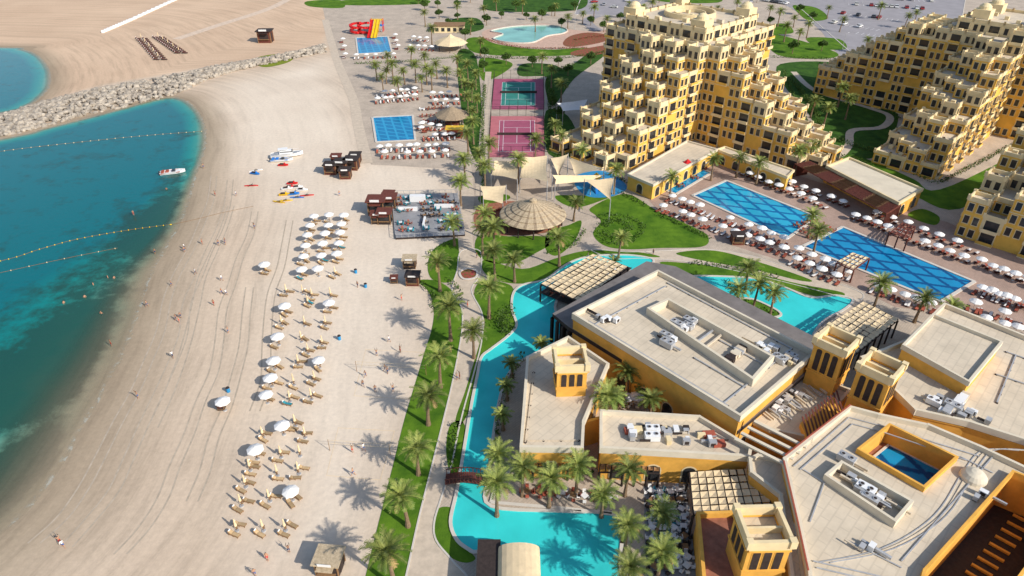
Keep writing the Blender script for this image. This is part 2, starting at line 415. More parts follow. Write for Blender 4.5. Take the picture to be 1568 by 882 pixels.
# ---------------- breakwater
up=cr(PP([(-500,264),(-200,208),(0,176),(70,156),(160,135),(270,115),(350,99),(430,87),(495,71)]),8,False)
lo=cr(PP([(-500,300),(-200,246),(0,210),(60,196),(150,173),(255,149),(320,121),(370,107),(500,80)]),8,False)
bm_=MB()
t=(1+5**.5)/2
iv=[Vector(v).normalized() for v in [(-1,t,0),(1,t,0),(-1,-t,0),(1,-t,0),(0,-1,t),(0,1,t),(0,-1,-t),(0,1,-t),(t,0,-1),(t,0,1),(-t,0,-1),(-t,0,1)]]
iff=[(0,11,5),(0,5,1),(0,1,7),(0,7,10),(0,10,11),(1,5,9),(5,11,4),(11,10,2),(10,7,6),(7,1,8),(3,9,4),(3,4,2),(3,2,6),(3,6,8),(3,8,9),(4,9,5),(2,4,11),(6,2,10),(8,6,7),(9,8,1)]
def rock(b,c,s,m=0):
    n=len(b.v); a=U(0,6.28); ca,sa=math.cos(a),math.sin(a); sx,sy,sz=U(.7,1.3),U(.6,1),U(.5,.9)
    for v in iv:
        k=U(.8,1.15); x,y,z=v.x*sx*k,v.y*sy*k,v.z*sz*k
        b.v.append((c[0]+(x*ca-y*sa)*s,c[1]+(x*sa+y*ca)*s,c[2]+z*s))
    for f in iff: b.f.append(tuple(n+i for i in f)); b.m.append(m)
def lerp(l,t):
    t=max(0,min(.9999,t))*(len(l)-1); i=int(t); return l[i].lerp(l[i+1],t-i)
for i in range(120):
    t0,t1=i/120,(i+1)/120
    prof=[(-.03,-1.2),(.2,.3),(.42,1.0),(.62,1.0),(.85,.3),(1.03,-1.5)]
    for j in range(5):
        q=[]
        for (tt,(f,z)) in ((t0,prof[j]),(t1,prof[j]),(t1,prof[j+1]),(t0,prof[j+1])):
            p=lerp(up,tt).lerp(lerp(lo,tt),f); q.append((p.x,p.y,z-.3))
        bm_.face(q)
for k in range(3200):
    t_=R(); f=R(); p=lerp(up,t_).lerp(lerp(lo,t_),f)
    z=1.4*math.sin(math.pi*min(1,max(0,f)))**.7-.1+U(-.2,.3)
    rock(bm_,(p.x,p.y,z),U(.5,1.4))
bm_.obj('rock_breakwater',['rock'])

# ---------------- grounds
rp=[(480,-60),(500,40),(515,105),(540,165),(568,252),(680,258),(700,300),(700,368),(668,398),(660,430),(700,480),(700,560),(660,720),(620,930),(600,1100),(2400,1100),(2400,150),(2000,-60)]
sheet('resort_paving_ground',rp,.02,'pave',False)
sheet('lawn',[(640,430),(655,445),(664,470),(662,500),(650,540),(635,590),(620,640),(605,700),(590,760),(575,820),(560,882),(540,960),(600,960),(622,882),(640,800),(660,720),(680,640),(692,590),(702,540),(708,500),(706,470),(692,445),(668,430)],.05,'grass')
sheet('footpath',[(706,385),(735,385),(735,420),(722,445),(738,480),(738,520),(726,570),(712,620),(702,660),(692,710),(676,762),(665,800),(668,828),(692,858),(720,895),(700,960),(602,960),(622,882),(640,800),(660,720),(680,640),(692,590),(702,540),(708,500),(706,470),(692,445),(700,415)],.045,'path',kerb='curb',kw=.25,kh=.1)
sheet('lawn',[(740,430),(780,436),(788,455),(786,480),(790,500),(770,520),(745,538),(734,552),(728,590),(718,630),(702,655),(698,640),(712,600),(724,560),(736,520),(742,490),(726,450)],.05,'grass')
sheet('lawn',[(668,782),(692,778),(700,800),(712,836),(728,855),(712,862),(688,852),(664,824)],.05,'grass')
sheet('lawn',[(666,380),(700,365),(706,385),(700,412),(690,432),(662,428),(655,405)],.05,'grass')
sheet('lawn',[(683,690),(690,650),(712,652),(705,730),(692,735)],.05,'grass')
sheet('lawn',[(742,398),(800,412),(850,396),(900,384),(975,386),(1010,394),(940,392),(880,404),(850,425),(810,434),(770,432),(742,418)],.05,'grass')
sheet('lawn',[(735,360),(780,362),(830,362),(845,372),(820,388),(790,402),(750,402),(728,385)],.05,'grass')
sheet('lawn',[(840,355),(870,345),(890,338),(885,360),(870,380),(850,392),(835,380)],.05,'grass')
sheet('lawn',[(905,318),(958,297),(1005,322),(1070,352),(1085,364),(1075,378),(1010,380),(960,382),(925,376),(908,358),(920,340),(912,330)],.05,'grass')
sheet('lawn',[(1035,388),(1095,384),(1170,404),(1240,428),(1225,430),(1150,412),(1080,400)],.05,'grass')
sheet('lawn',[(1010,402),(1060,404),(1140,415),(1220,434),(1290,448),(1280,456),(1240,452),(1180,432),(1120,424),(1050,420)],.05,'grass')
sheet('lawn',[(735,300),(775,298),(778,306),(740,312)],.05,'grass')
sheet('lawn',[(850,300),(915,300),(930,296),(950,295),(930,304),(880,318)],.05,'grass')
sheet('garden_path',[(905,382),(960,386),(1020,384),(1080,382),(1150,392),(1230,418),(1312,445),(1320,458),(1300,458),(1240,442),(1150,420),(1060,402),(990,396),(940,396)],.035,'path',kerb='curb',kw=.2,kh=.08)
sheet('red_brown_paving',[(738,312),(775,308),(850,312),(862,330),(852,352),(800,360),(740,358),(725,335)],.04,'redpave')
sheet('lawn',[(735,90),(770,92),(785,100),(760,118),(738,122)],.05,'grass')
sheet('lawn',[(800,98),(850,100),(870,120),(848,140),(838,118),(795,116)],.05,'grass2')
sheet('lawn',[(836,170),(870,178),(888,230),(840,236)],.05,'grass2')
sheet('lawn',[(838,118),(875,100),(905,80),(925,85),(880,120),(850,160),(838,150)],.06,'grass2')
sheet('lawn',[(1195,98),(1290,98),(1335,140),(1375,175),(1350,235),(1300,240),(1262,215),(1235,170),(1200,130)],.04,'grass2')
ribbon('garden_path',[(1215,110),(1250,140),(1330,165),(1362,178),(1350,195),(1305,200),(1300,222),(1285,240)],2.5,.06,'path')
sheet('lawn',[(1300,238),(1345,250),(1400,275),(1440,290),(1560,235),(1700,170),(1750,230),(1600,262),(1568,262),(1470,320),(1400,300),(1340,268),(1270,250)],.05,'grass')
sheet('lawn',[(1390,330),(1412,320),(1438,332),(1430,345)],.05,'grass')
sheet('lawn',[(1170,52),(1200,55),(1280,80),(1262,90),(1190,84)],.05,'grass')
sheet('lawn',[(1235,58),(1285,60),(1295,75),(1255,74)],.06,'grass')
sheet('lawn',[(395,88),(425,83),(448,88),(440,96),(408,103),(392,98)],.05,'grassy')
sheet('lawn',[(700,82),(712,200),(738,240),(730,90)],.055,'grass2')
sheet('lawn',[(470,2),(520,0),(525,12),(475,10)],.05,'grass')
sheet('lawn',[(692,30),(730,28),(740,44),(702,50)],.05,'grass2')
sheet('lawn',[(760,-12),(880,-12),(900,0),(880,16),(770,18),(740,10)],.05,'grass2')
sheet('lawn',[(715,60),(745,58),(790,72),(850,76),(900,70),(930,60),(935,72),(880,84),(790,86),(725,80)],.05,'grass')
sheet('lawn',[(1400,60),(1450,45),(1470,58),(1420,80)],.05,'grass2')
# roads / parking
sheet('parking_asphalt',[(1130,-8),(1220,8),(1300,78),(1400,80),(1470,45),(1480,-10),(1400,-25)],.04,'asph',False,kerb='curb',kw=.4)
sheet('parking_asphalt',[(900,-30),(1000,-20),(960,25),(880,22)],.04,'asph',False,kerb='curb',kw=.4)
ribbon('access_road',[(480,-30),(640,-12),(800,-22),(1000,-14),(1180,-2),(1260,40),(1310,90),(1420,95)],8,.05,'asph')
ribbon('access_road',[(1000,-14),(970,10),(900,30),(930,55)],6,.055,'asph')
sheet('lawn',[(1215,8),(1250,12),(1268,28),(1240,32),(1222,20)],.07,'grass')
for q in [[(1000,-14),(1090,-10),(1100,4),(1010,2)],[(1230,-20),(1330,-16),(1340,-5),(1240,-6)],[(1170,42),(1200,36),(1215,50),(1180,52)],[(640,-20),(760,-26),(765,-12),(650,-8)],[(530,0),(640,-2),(650,6),(530,8)]]:
    sheet('lawn',q,.065,'grass')
bl=MB()
rows_=((1285,22,1385,34),(1270,36,1355,50),(1300,8,1420,16),(1310,52,1390,64),(1320,-2,1440,4),(1165,2,1205,8))
for r0 in rows_:
    p0,p1=P(r0[0],r0[1]),P(r0[2],r0[3]); n=int((p1-p0).length/2.7); d=(p1-p0).normalized(); nn=Vector((-d.y,d.x,0))
    for i in range(n):
        c=p0+d*i*2.7; bl.beam((c.x,c.y,.047),(c.x+nn.x*5,c.y+nn.y*5,.047),.18,.01)
bl.obj('parking_markings',['whitep'])
sheet('garden_plaza',[(738,50),(762,42),(830,36),(866,44),(905,48),(945,45),(950,58),(915,72),(850,74),(790,72),(750,64)],.07,mat('plaza_paving',(.56,.38,.29),.85))
sheet('fountain_pond',[(752,48),(790,41),(845,40),(868,46),(862,52),(838,56),(815,66),(780,66),(755,60),(770,53)],.10,poolmat('pond_water',(.22,.50,.42)),kerb='curb',kh=.5)
sheet('flower_bed',[(872,56),(900,50),(930,54),(925,64),(880,72),(862,68)],.1,'flower')
sheet('flower_bed',[(880,78),(990,60),(1000,66),(900,86)],.1,'flower')

# pools
def pool(name,px,m,smooth=False,kw=.7,kh=.18): sheet(name,px,.08,m,smooth,kerb='curb',kw=kw,kh=kh)
river=[(1000,398),(960,391),(905,393),(870,404),(836,428),(800,437),(786,450),(784,475),(791,498),(778,515),(752,535),(737,548),(731,575),(722,620),(712,680),(704,728),(698,760),(690,800),(700,828),(722,845),(737,856),(737,960),(955,960),(950,870),(946,792),(870,784),(752,776),(748,735),(752,700),(758,650),(768,600),(780,572),(800,552),(830,540),(850,525),(862,500),(850,470),(870,440),(930,420),(985,412)]
sheet('lazy_river_water',river,.08,'river',True,kerb='curb',kw=.5,kh=.16)
sheet('lazy_river_water',[(1050,425),(1110,424),(1160,428),(1200,440),(1240,456),(1280,453),(1306,460),(1292,475),(1264,490),(1248,508),(1235,525),(1185,500),(1120,470),(1070,445)],.08,'river',True,kerb='curb',kw=.5,kh=.16)
sheet('palm_island',[(1120,462),(1150,460),(1185,475),(1195,485),(1175,488),(1140,478)],.3,'grass',kerb='curb',kw=.5,kh=.2)
sheet('pool_deck',[(985,298),(1050,262),(1110,245),(1200,262),(1320,300),(1450,340),(1568,390),(1750,450),(1750,560),(1568,500),(1500,480),(1440,478),(1370,470),(1310,440),(1230,410),(1150,385),(1090,365),(1010,325)],.03,'paveb',False)
pool('swimming_pool',[(1060,300),(1112,277),(1252,333),(1205,366)],'poolA')
pool('swimming_pool',[(1228,378),(1290,348),(1492,432),(1440,463)],'poolB')
pool('childrens_pool',[(985,280),(1045,248),(1090,265),(1035,298)],'poolC')
pool('club_swimming_pool',[(570,180),(632,177),(636,215),(576,218)],'poolC')
pool('water_park_pool',[(545,58),(594,56),(600,80),(548,83)],'poolC')
sheet('playground_surface',[(880,270),(925,262),(960,285),(940,300),(905,302),(885,290)],.06,'bluep')
# courts
def bil(c,u,v):
    return c[0].lerp(c[1],u).lerp(c[3].lerp(c[2],u),v)
def court(px,outer,inner):
    c=PP(px); b=MB()
    b.cap([c],.06,0)
    i=[bil(c,u,v) for u,v in ((.17,.12),(.83,.12),(.83,.88),(.17,.88))]; b.cap([i],.07,1)
    def ln(u0,v0,u1,v1):
        p,q=bil(i,u0,v0),bil(i,u1,v1); b.beam((p.x,p.y,.075),(q.x,q.y,.075),.12,.012,2)
    for a in ((0,0,1,0),(1,0,1,1),(1,1,0,1),(0,1,0,0),(.12,0,.12,1),(.88,0,.88,1),(.12,.25,.88,.25),(.12,.75,.88,.75),(.5,.25,.5,.75)): ln(*a)
    p,q=bil(i,-.05,.5),bil(i,1.05,.5)
    b.face([(p.x,p.y,.12),(q.x,q.y,.12),(q.x,q.y,1.0),(p.x,p.y,1.0)],3)
    for e in (p,q): b.cyl((e.x,e.y,0),.06,.06,1.1,6,3)
    b.obj('tennis_court',[outer,inner,'whitep','dark'])
    f=MB()
    for k in range(4):
        p,q=c[k],c[(k+1)%4]; n=int((q-p).length/3)
        for j in range(n):
            r=p.lerp(q,j/n); f.cyl((r.x,r.y,0),.06,.06,3.6,6)
        for z in (.4,2,3.55): f.beam((p.x,p.y,z),(q.x,q.y,z),.05,.05)
    f.obj('court_fence',['dark'])
court([(757,121),(832,121),(833,168),(753,168)],'pink','court')
court([(752,178),(832,178),(834,241),(748,241)],'pinkl','pink')

# ---------------- hotels
def hotel(name,O,cells,cs=4.4,fh=3.2,top=99):
    b=MB()
    def wp(i,j,z): 
        p=O+A*(i*cs)+B*(j*cs); return (p.x,p.y,z)
    for (i,j),n in cells.items():
        zt=n*fh
        b.face([wp(i,j,zt),wp(i+1,j,zt),wp(i+1,j+1,zt),wp(i,j+1,zt)],3)
        for (di,dj,c0,c1) in ((1,0,(1,0),(1,1)),(-1,0,(0,1),(0,0)),(0,1,(1,1),(0,1)),(0,-1,(0,0),(1,0))):
            nb=cells.get((i+di,j+dj),0)
            if nb>=n: continue
            p=Vector(wp(i+c0[0],j+c0[1],0)); q=Vector(wp(i+c1[0],j+c1[1],0)); d=(q-p).normalized(); nn=A*di+B*dj
            mid=(p+q)/2; L_=(q-p).length
            b.beam((p.x-nn.x*.13,p.y-nn.y*.13,zt+.45),(q.x-nn.x*.13,q.y-nn.y*.13,zt+.45),.3,.9+.01*((i+2*j)%3),1)
            for e in (p,q):
                b.box((e.x-nn.x*.2,e.y-nn.y*.2,zt+.62),(.55,.55,1.25),RB,1)
            for k in range(nb,n):
                z0,z1=k*fh,(k+1)*fh
                wm=1 if (k>=n-1 and (i+j)%3==0) or k>=8 else 0
                b.face([(p.x,p.y,z0),(q.x,q.y,z0),(q.x,q.y,z1),(p.x,p.y,z1)],wm)
                if (i*3+j*5+k)%11==7 and k<n-1: continue
                rz=math.atan2(d.y,d.x)
                typ=(i+j+(k//9))%2
                if typ==0:
                    c=mid+nn*.03; b.box((c.x,c.y,z0+1.5),(2.9,.06,2.5),rz,2)
                    c=mid+nn*.55; b.box((c.x,c.y,z0+.12),(3.5,1.1,.22),rz,1)
                    c=mid+nn*1.03; b.box((c.x,c.y,z0+.55),(3.5,.14,.66),rz,1 if (k%2) else 0)
                    for s_ in (-1,1):
                        c=mid+nn*.5+d*s_*1.67; b.box((c.x,c.y,z0+.55),(.14,.92,.65),rz,1)
                        c=mid+nn*.08+d*s_*1.55; b.box((c.x,c.y,z0+1.6),(.2,.2,2.6),rz,1)
                else:
                    for s_ in (-1.0,1.0):
                        c=mid+nn*.03+d*s_; b.box((c.x,c.y,z0+1.6),(1.15,.05,2.0),rz,2)
                        c=mid+nn*.08+d*s_; b.box((c.x,c.y,z0+.54),(1.5,.18,.16),rz,1); b.box((c.x,c.y,z0+2.68),(1.5,.18,.16),rz,1)
                        for e in (-.64,.64):
                            c2=c+d*e; b.box((c2.x,c2.y,z0+1.6),(.12,.14,1.98),rz,1)
                if k%3==2: 
                    c=mid+nn*.06; b.box((c.x,c.y,z1-.1),(L_,.16,.2),rz,1)
        if (i*7+j*3)%5==0:
            c=Vector(wp(i+.5,j+.5,0)); b.box((c.x,c.y,zt+.55),(1.2,1.0,1.1),RB,1)
        elif (i*5+j)%4==1 and n<9:
            c=Vector(wp(i+.5,j+.4,0)); b.box((c.x,c.y,zt+.3),(.7,1.7,.35),RB+.4,2)
    return b,wp
c1={}
for i in range(-9,0):
    for j in range(-9,0): c1[(i,j)]=9 if (i in(-9,-1) or j in (-9,-1)) else 10
for i in range(0,9):
    for j in range(-6,0):
        n=8-i+(1 if (i+j)%2 else 0)-(1 if j==-6 else 0)
        if i==8 and j%2: continue
        c1[(i,j)]=max(1,n)
for j in range(0,9):
    for i in range(-5,0):
        n=8-j+(1 if (i+j)%2 else 0)-(1 if i==-5 else 0)
        if j==8 and i%2: continue
        c1[(i,j)]=max(1,n)
O1=Vector((59,211,0))
b,wp=hotel('hotel',O1,c1)
cc=Vector(wp(-5,-5,0)); zt=32
b.lathe((cc.x,cc.y,zt),[(8.5,.0),(8.5,1.6),(7.9,1.6),(7.9,.05)],36,1)
b.cap([[ (cc.x+7.9*math.cos(a*.2618),cc.y+7.9*math.sin(a*.2618)) for a in range(24)]],zt+.06,3)
b.lathe((cc.x,cc.y,zt+.1),[(5.2,0),(5.2,1.1),(4.9,1.1),(4.9,.02)],30,1)
for i,j in ((-8,-8),(-8,-2),(-2,-8),(-2,-2)):
    q=Vector(wp(i,j,0)); b.box((q.x,q.y,zt+1.3),(5,5,2.6),RB,1); b.lathe((q.x,q.y,zt+2.6),[(2,0),(1.8,.9),(1,1.6),(0,1.9)],16,1)
for k in range(14):
    q=Vector(wp(U(-7.5,-1.8),U(-7.5,-1.8),0))
    if (q-Vector((cc.x,cc.y,0))).length>9.5: b.box((q.x,q.y,zt+.6),(U(1,2.5),U(1,2),1.2),RB,random.choice([1,3]))
b.obj('hotel_building',['yellow','cream','glass','roof'])
c2={}
for i in range(-8,0):
    for j in range(-2,7): c2[(i,j)]=10 if -7<=i<=-2 and -1<=j<=5 else 9
for i in range(0,12):
    for j in range(0,4):
        c2[(i,j)]=max(1,int(round(8.6-i*.66+(1 if (i+j)%2 else 0)-(1.6 if j==0 else .5 if j==1 else 0))))
for j in range(-10,-2):
    for i in range(-5,0): c2[(i,j)]=max(1,8-int((-3-j)*.95)+(1 if (i+j)%2 else 0))
b,wp=hotel('hotel',Vector((146,229,0)),c2)
for i,j in ((-6,0),(-6,4),(-3,0),(-3,4)):
    q=Vector(wp(i,j,0)); b.box((q.x,q.y,33.4),(5,5,2.8),RB,1); b.lathe((q.x,q.y,34.8),[(2,0),(1.8,.9),(1,1.6),(0,1.9)],16,1)
b.obj('hotel_building',['yellow','cream','glass','roof'])
c3={}
for i in range(-9,0):
    for j in range(0,8): c3[(i,j)]=min(8,2+j//2+(-1-i)//2+(1 if (i+j)%2 else 0))
b,wp=hotel('hotel',Vector((108,147,0)),c3)
b.obj('hotel_building',['yellow','cream','glass','roof'])

# ---------------- low buildings
def arch(b,p,q,z0,z1,n,w,frame,m=2,mf=1):
    p=Vector(p);q=Vector(q); d=(q-p); Ln=d.length; d.normalize(); nn=Vector((d.y,-d.x,0))
    for k in range(n):
        c=p+d*(Ln*(k+.5)/n)
        for (ww,off,mm,ex) in ((w+frame,.04,mf,frame*.5),(w,.09,m,0)):
            pts=[]; r=ww/2; zc=z1-w/2
            pts.append(c-d*r+nn*off+Vector((0,0,z0))); pts.append(c+d*r+nn*off+Vector((0,0,z0)))
            for a in range(0,9):
                t=math.pi*a/8; pts.append(c+d*(r*math.cos(t))+nn*off+Vector((0,0,zc+r*math.sin(t))))
            b.face(pts,mm)
def building(name,px,z,wall='orange',roof='roof',holes=(),ph=.8,openings=True,z0=0,zf=None):
    l=PP(px,z); ar=sum(l[i].x*l[(i+1)%len(l)].y-l[(i+1)%len(l)].x*l[i].y for i in range(len(l)))
    if ar<0: l.reverse()
    hs=[PP(h,z) for h in holes]
    b=MB(); b.prism(l,z0,z,0,3,hs)
    b.parapet(l,z,ph,.45,4)
    for h in hs: b.parapet(h,z,.9,.35,0)
    if z>5:
        for i in range(len(l)):
            p,q=l[i],l[(i+1)%len(l)]
            b.beam((p.x,p.y,z-.55+.002*i),(q.x,q.y,z-.55+.002*i),.3,.22,0)
    if openings:
        for i in range(len(l)):
            p,q=l[i],l[(i+1)%len(l)]; Ln=(q-p).length; n=int(Ln/4.5)
            p=Vector((p.x,p.y,0));q=Vector((q.x,q.y,0))
            if n>0: arch(b,p,q,z0+.4,z0+min(3.6,z-1.2),n,1.9,.5)
    return b,l
BM=['orange','cream','glass','roof','roofl']
def fin(b,name='resort_building',mats=None): return b.obj(name,mats or BM)
def ac(b,c,rz,s=1.0,big=False):
    x,y,z=c; sx,sy,sz=(2.2*s,1.2*s,1.0*s) if big else (1.0*s,.7*s,.8*s)
    b.box((x,y,z+sz/2+.15),(sx,sy,sz),rz,random.choice([5,8])); b.box((x,y,z+.08),(sx*.9,sy*.8,.16),rz,6)
    if big:
        for i in range(2):
            o=(i-.5)*sx*.5
            b.cyl((x+o*math.cos(rz),y+o*math.sin(rz),z+sz+.15),.32*s,.32*s,.10,10,5); b.cyl((x+o*math.cos(rz),y+o*math.sin(rz),z+sz+.25),.22*s,.22*s,.02,8,6)
    else:
        b.box((x-math.sin(rz)*-(sy/2+.01),y+math.cos(rz)*-(sy/2+.01),z+sz/2+.15),(sx*.6,.04,sz*.7),rz,6)
def duct(b,pts,w=.8,h=.7,m=5):
    for i in range(len(pts)-1): b.beam(pts[i],pts[i+1],w,h+.01*i,m)
RM=BM+['metal','dark','rust','whitep']
def clutter(b,px,z,n,rz=RB):
    c=PP(px,z)
    for k in range(n):
        q=bil(c,U(.08,.92),U(.1,.9)); t=R()
        if t<.5: ac(b,(q.x,q.y,z),rz+random.choice([0,math.pi/2]),U(.8,1.2))
        elif t<.62: ac(b,(q.x,q.y,z),rz,U(.8,1.1),True)
        elif t<.85:
            e=Vector((math.cos(rz),math.sin(rz),0))*U(1.5,4)*random.choice([1,-1]); duct(b,[(q.x,q.y,z+.5),(q.x+e.x,q.y+e.y,z+.5)],U(.15,.4),U(.15,.4),random.choice([5,6,3]))
        else: b.box((q.x,q.y,z+.4),(U(.5,1.4),U(.5,1.2),.8),rz,random.choice([3,5,1,6]))
def trays(b,c,z,lines,m=5,w=.22,h=.14):
    for k,(u0,v0,u1,v1) in enumerate(lines):
        p,q=bil(c,u0,v0),bil(c,u1,v1); b.beam((p.x,p.y,z+.14+.007*k),(q.x,q.y,z+.14+.007*k),w,h,m)
        n=int((q-p).length/2.5)
        for i in range(n+1):
            r_=p.lerp(q,i/max(1,n)); b.box((r_.x,r_.y,z+.05),(.35,.35,.1),RB,6)
# hall
b,l=building('hall',[(878,486),(1007,420),(1245,545),(1132,642)],9,ph=.9)
g0=[(992,482),(1022,468),(1180,556),(1150,590)]
lp=PP(g0,9); b.parapet(lp,9,1.5,.5,4); 
c=lp
for k in range(16): 
    q=bil(c,.06+.056*k,.28+U(-.05,.05)); ac(b,(q.x,q.y,9),RB,U(.8,1.1),k%4==0)
for k in range(10):
    q=bil(c,.1+.09*k,.76); b.box((q.x,q.y,9.45),(U(1.0,2.0),U(.6,1.0),U(.6,.9)),RB,random.choice([5,4,3,6]))
for v in (.48,.56): 
    p,q=bil(c,.1,v),bil(c,.92,v); duct(b,[p+Vector((0,0,.5)),q+Vector((0,0,.5))],.3,.3,5 if v<.5 else 3)
clutter(b,[(920,478),(960,492),(940,506),(905,490)],9,8)
clutter(b,[(1015,512),(1035,520),(1025,535),(1005,525)],9,9)
clutter(b,[(1155,525),(1230,552),(1215,570),(1150,535)],9,22)
hc=PP([(878,486),(1007,420),(1245,545),(1132,642)],9)
trays(b,hc,9,[(.05,.08,.05,.92),(.05,.9,.95,.9),(.95,.1,.95,.9),(.3,.62,.3,.9),(.62,.62,.62,.9),(.05,.12,.9,.12)])
fin(b,'banquet_hall',RM)
b=MB(); o_=PP([(846,480),(990,400),(1035,408),(1256,520),(1250,560),(1130,660),(870,500)],6.5); i_=PP([(886,490),(1007,424),(1238,545),(1132,636)],6.5)
b.prism(o_,5.7,6.5,1,0,[i_])
for (s,e,n) in ((o_[0],o_[1],10),(o_[2],o_[3],14),(o_[0],o_[6],3)):
    for k in range(n+1):
        p=s.lerp(e,k/n); b.box((p.x*.998,p.y*.998,2.85),(.5,.5,5.7),RB,1)
s,e=o_[0].lerp(i_[0],.3),o_[1].lerp(i_[1],.3); b.face([(s.x,s.y,.1),(e.x,e.y,.1),(e.x,e.y,5.6),(s.x,s.y,5.6)],2)
s,e=o_[2].lerp(i_[1],.3),o_[3].lerp(i_[2],.2); b.face([(s.x,s.y,.1),(e.x,e.y,.1),(e.x,e.y,5.6),(s.x,s.y,5.6)],2)
b.obj('hall_veranda',['roofg','dark','glass'])
# L1
b,l=building('l1',[(808,552),(870,521),(930,562),(893,650),(891,690),(798,689)],6)
c=PP([(812,560),(920,560),(888,685),(800,685)],6); trays(b,c,6,[(.06,.1,.04,.95),(.05,.93,.95,.93)],3,.15,.1)
fin(b,'resort_building',BM[:5]+['metal','dark'])
b,l=building('l2',[(920,634),(1070,643),(1148,690),(1146,703),(920,690)],6)
clutter(b,[(955,650),(1065,655),(1120,688),(950,680)],6,34,0)
for x,y in ((965,662),(1000,664),(1085,668),(1100,682)):
    q=P(x,y,6); b.box((q.x,q.y,6.4),(1.8,1.1,.6),.1,7)
fin(b,'resort_building',RM)
b=MB()
for a_,c_ in (((892,648),(920,640)),((1132,642),(1070,648)),((930,562),(955,555))):
    p,q=P(*a_,5),P(*c_,5); b.beam((p.x,p.y,2.6),(q.x,q.y,2.6),.5,5.2,0)
b.obj('courtyard_wall',['orange'])
def pergola(name,px,z,nu,nv,top='canvas',post='dark',gap=.82):
    c=PP(px,z); b=MB()
    for i in range(nu):
        for j in range(nv):
            gp=gap*U(.86,1.04)
            u0,u1=(i+.5-gp/2)/nu,(i+.5+gp/2)/nu; v0,v1=(j+.5-gp/2)/nv,(j+.5+gp/2)/nv
            zz=z+U(-.04,.04)
            q=[bil(c,u0,v0),bil(c,u1,v0),bil(c,u1,v1),bil(c,u0,v1)]; ce=(q[0]+q[2])/2; ce.z=zz-.16
            qq=[Vector((p.x,p.y,zz)) for p in q]
            for k in range(4): b.face([qq[k],qq[(k+1)%4],ce],0)
    for i in range(nu+1):
        p,q=bil(c,i/nu,0),bil(c,i/nu,1); b.beam((p.x,p.y,z-.2),(q.x,q.y,z-.2),.16,.25,1)
    for j in range(nv+1):
        p,q=bil(c,0,j/nv),bil(c,1,j/nv); b.beam((p.x,p.y,z-.42),(q.x,q.y,z-.42),.14,.2,1)
    for i in range(0,nu+1,2):
        for j in (0,nv):
            p=bil(c,i/nu,j/nv); b.box((p.x,p.y,(z-.5)/2),(.28,.28,z-.5),RB,1)
    b.obj(name,[top,post])
pergola('timber_pergola',[(828,434),(908,388),(962,408),(888,462)],4.6,12,6,gap=.9)
pergola('timber_pergola',[(1246,512),(1322,461),(1376,488),(1306,545)],4.6,12,6,gap=.9)
pergola('timber_pergola',[(1056,722),(1162,716),(1184,780),(1062,786)],4.6,9,6,gap=.9)
pergola('timber_pergola',[(798,694),(888,694),(888,712),(798,712)],3.4,10,2,'wood','dark')
pergola('timber_pergola',[(920,698),(1010,700),(1010,722),(918,720)],3.4,10,2,'wood','dark')
pergola('pool_pergola',[(1306,386),(1332,394),(1308,412),(1282,400)],3.5,4,4,'canvas','redwood')
pergola('pool_pergola',[(1382,340),(1402,346),(1390,366),(1362,356)],3.5,4,4,'redwood','redwood')
pergola('pool_pergola',[(1217,250),(1240,246),(1380,312),(1358,326)],4.2,22,3,'wood','redwood',.5)
sheet('timber_deck',[(826,450),(905,398),(968,412),(890,476)],.35,'dark',False)
# right complex
big=[(1200,708),(1240,676),(1300,628),(1345,640),(1420,656),(1500,690),(1568,722),(1750,810),(1750,1050),(1250,1050),(1238,880),(1222,800)]
ct=[(1312,694),(1360,656),(1462,706),(1412,752)]
st=[(1412,880),(1548,728),(1600,748),(1600,830),(1520,940),(1400,930)]
b,l=building('r1',big,8,holes=[ct,st])
eq=PP([(1262,736),(1286,716),(1392,776),(1366,806)],8); b.parapet(eq,8,1.2,.4,4)
clutter(b,[(1275,735),(1290,725),(1380,776),(1362,792)],8,26)
clutter(b,[(1285,700),(1300,690),(1310,706),(1296,712)],8,3)
clutter(b,[(1300,830),(1330,828),(1340,845),(1310,850)],8,4)
clutter(b,[(1480,760),(1500,750),(1510,765),(1490,775)],8,3)
for r in ([(1215,715),(1300,640),(1345,652),(1500,700)],[(1225,720),(1305,650),(1350,662),(1480,706)],[(1380,860),(1520,700)],[(1300,830),(1380,870)],[(1470,700),(1520,725)],[(1245,860),(1420,900)],[(1250,870),(1400,905)],[(1230,720),(1262,740),(1240,800)]):
    w=PP(r,8)
    for i in range(len(w)-1): b.beam((w[i].x,w[i].y,8.12+.01*i),(w[i+1].x,w[i+1].y,8.12+.01*i),.16,.10,5)
w=PP([(1200,704),(1240,672),(1300,626)],8)
for i in range(2): b.beam((w[i].x,w[i].y,8.85+.01*i),(w[i+1].x,w[i+1].y,8.85+.01*i),.2,.12,7)
w=PP([(1198,712),(1218,800),(1235,880)],8)
for i in range(2): b.beam((w[i].x,w[i].y,8.88+.01*i),(w[i+1].x,w[i+1].y,8.88+.01*i),.2,.12,7)
q=P(1490,732,8); b.lathe((q.x,q.y,8),[(1.7,0),(1.6,.5),(1.2,1.0),(.6,1.3),(0,1.4)],20,4)
pr=cr(PP([(1560,690),(1505,690),(1475,722),(1430,790),(1350,840),(1250,862)],8),6,False)
for i in range(len(pr)-1): 
    for o in (0,.8,1.6):
        b.beam((pr[i].x+o,pr[i].y,8.06+.004*(i%3)),(pr[i+1].x+o,pr[i+1].y,8.06+.004*(i%3)),.12,.08,3 if o==.8 else 5)
fin(b,'resort_building',RM)
cw=PP(ct,8)
b=MB(); q=[Vector((p.x,p.y,0)) for p in cw]
ii=[bil(q,u,v) for u,v in ((.35,.10),(1.0,.10),(1.0,.97),(.35,.97))]
b.cap([q],5.2,1); b.cap([ii],5.3,0)
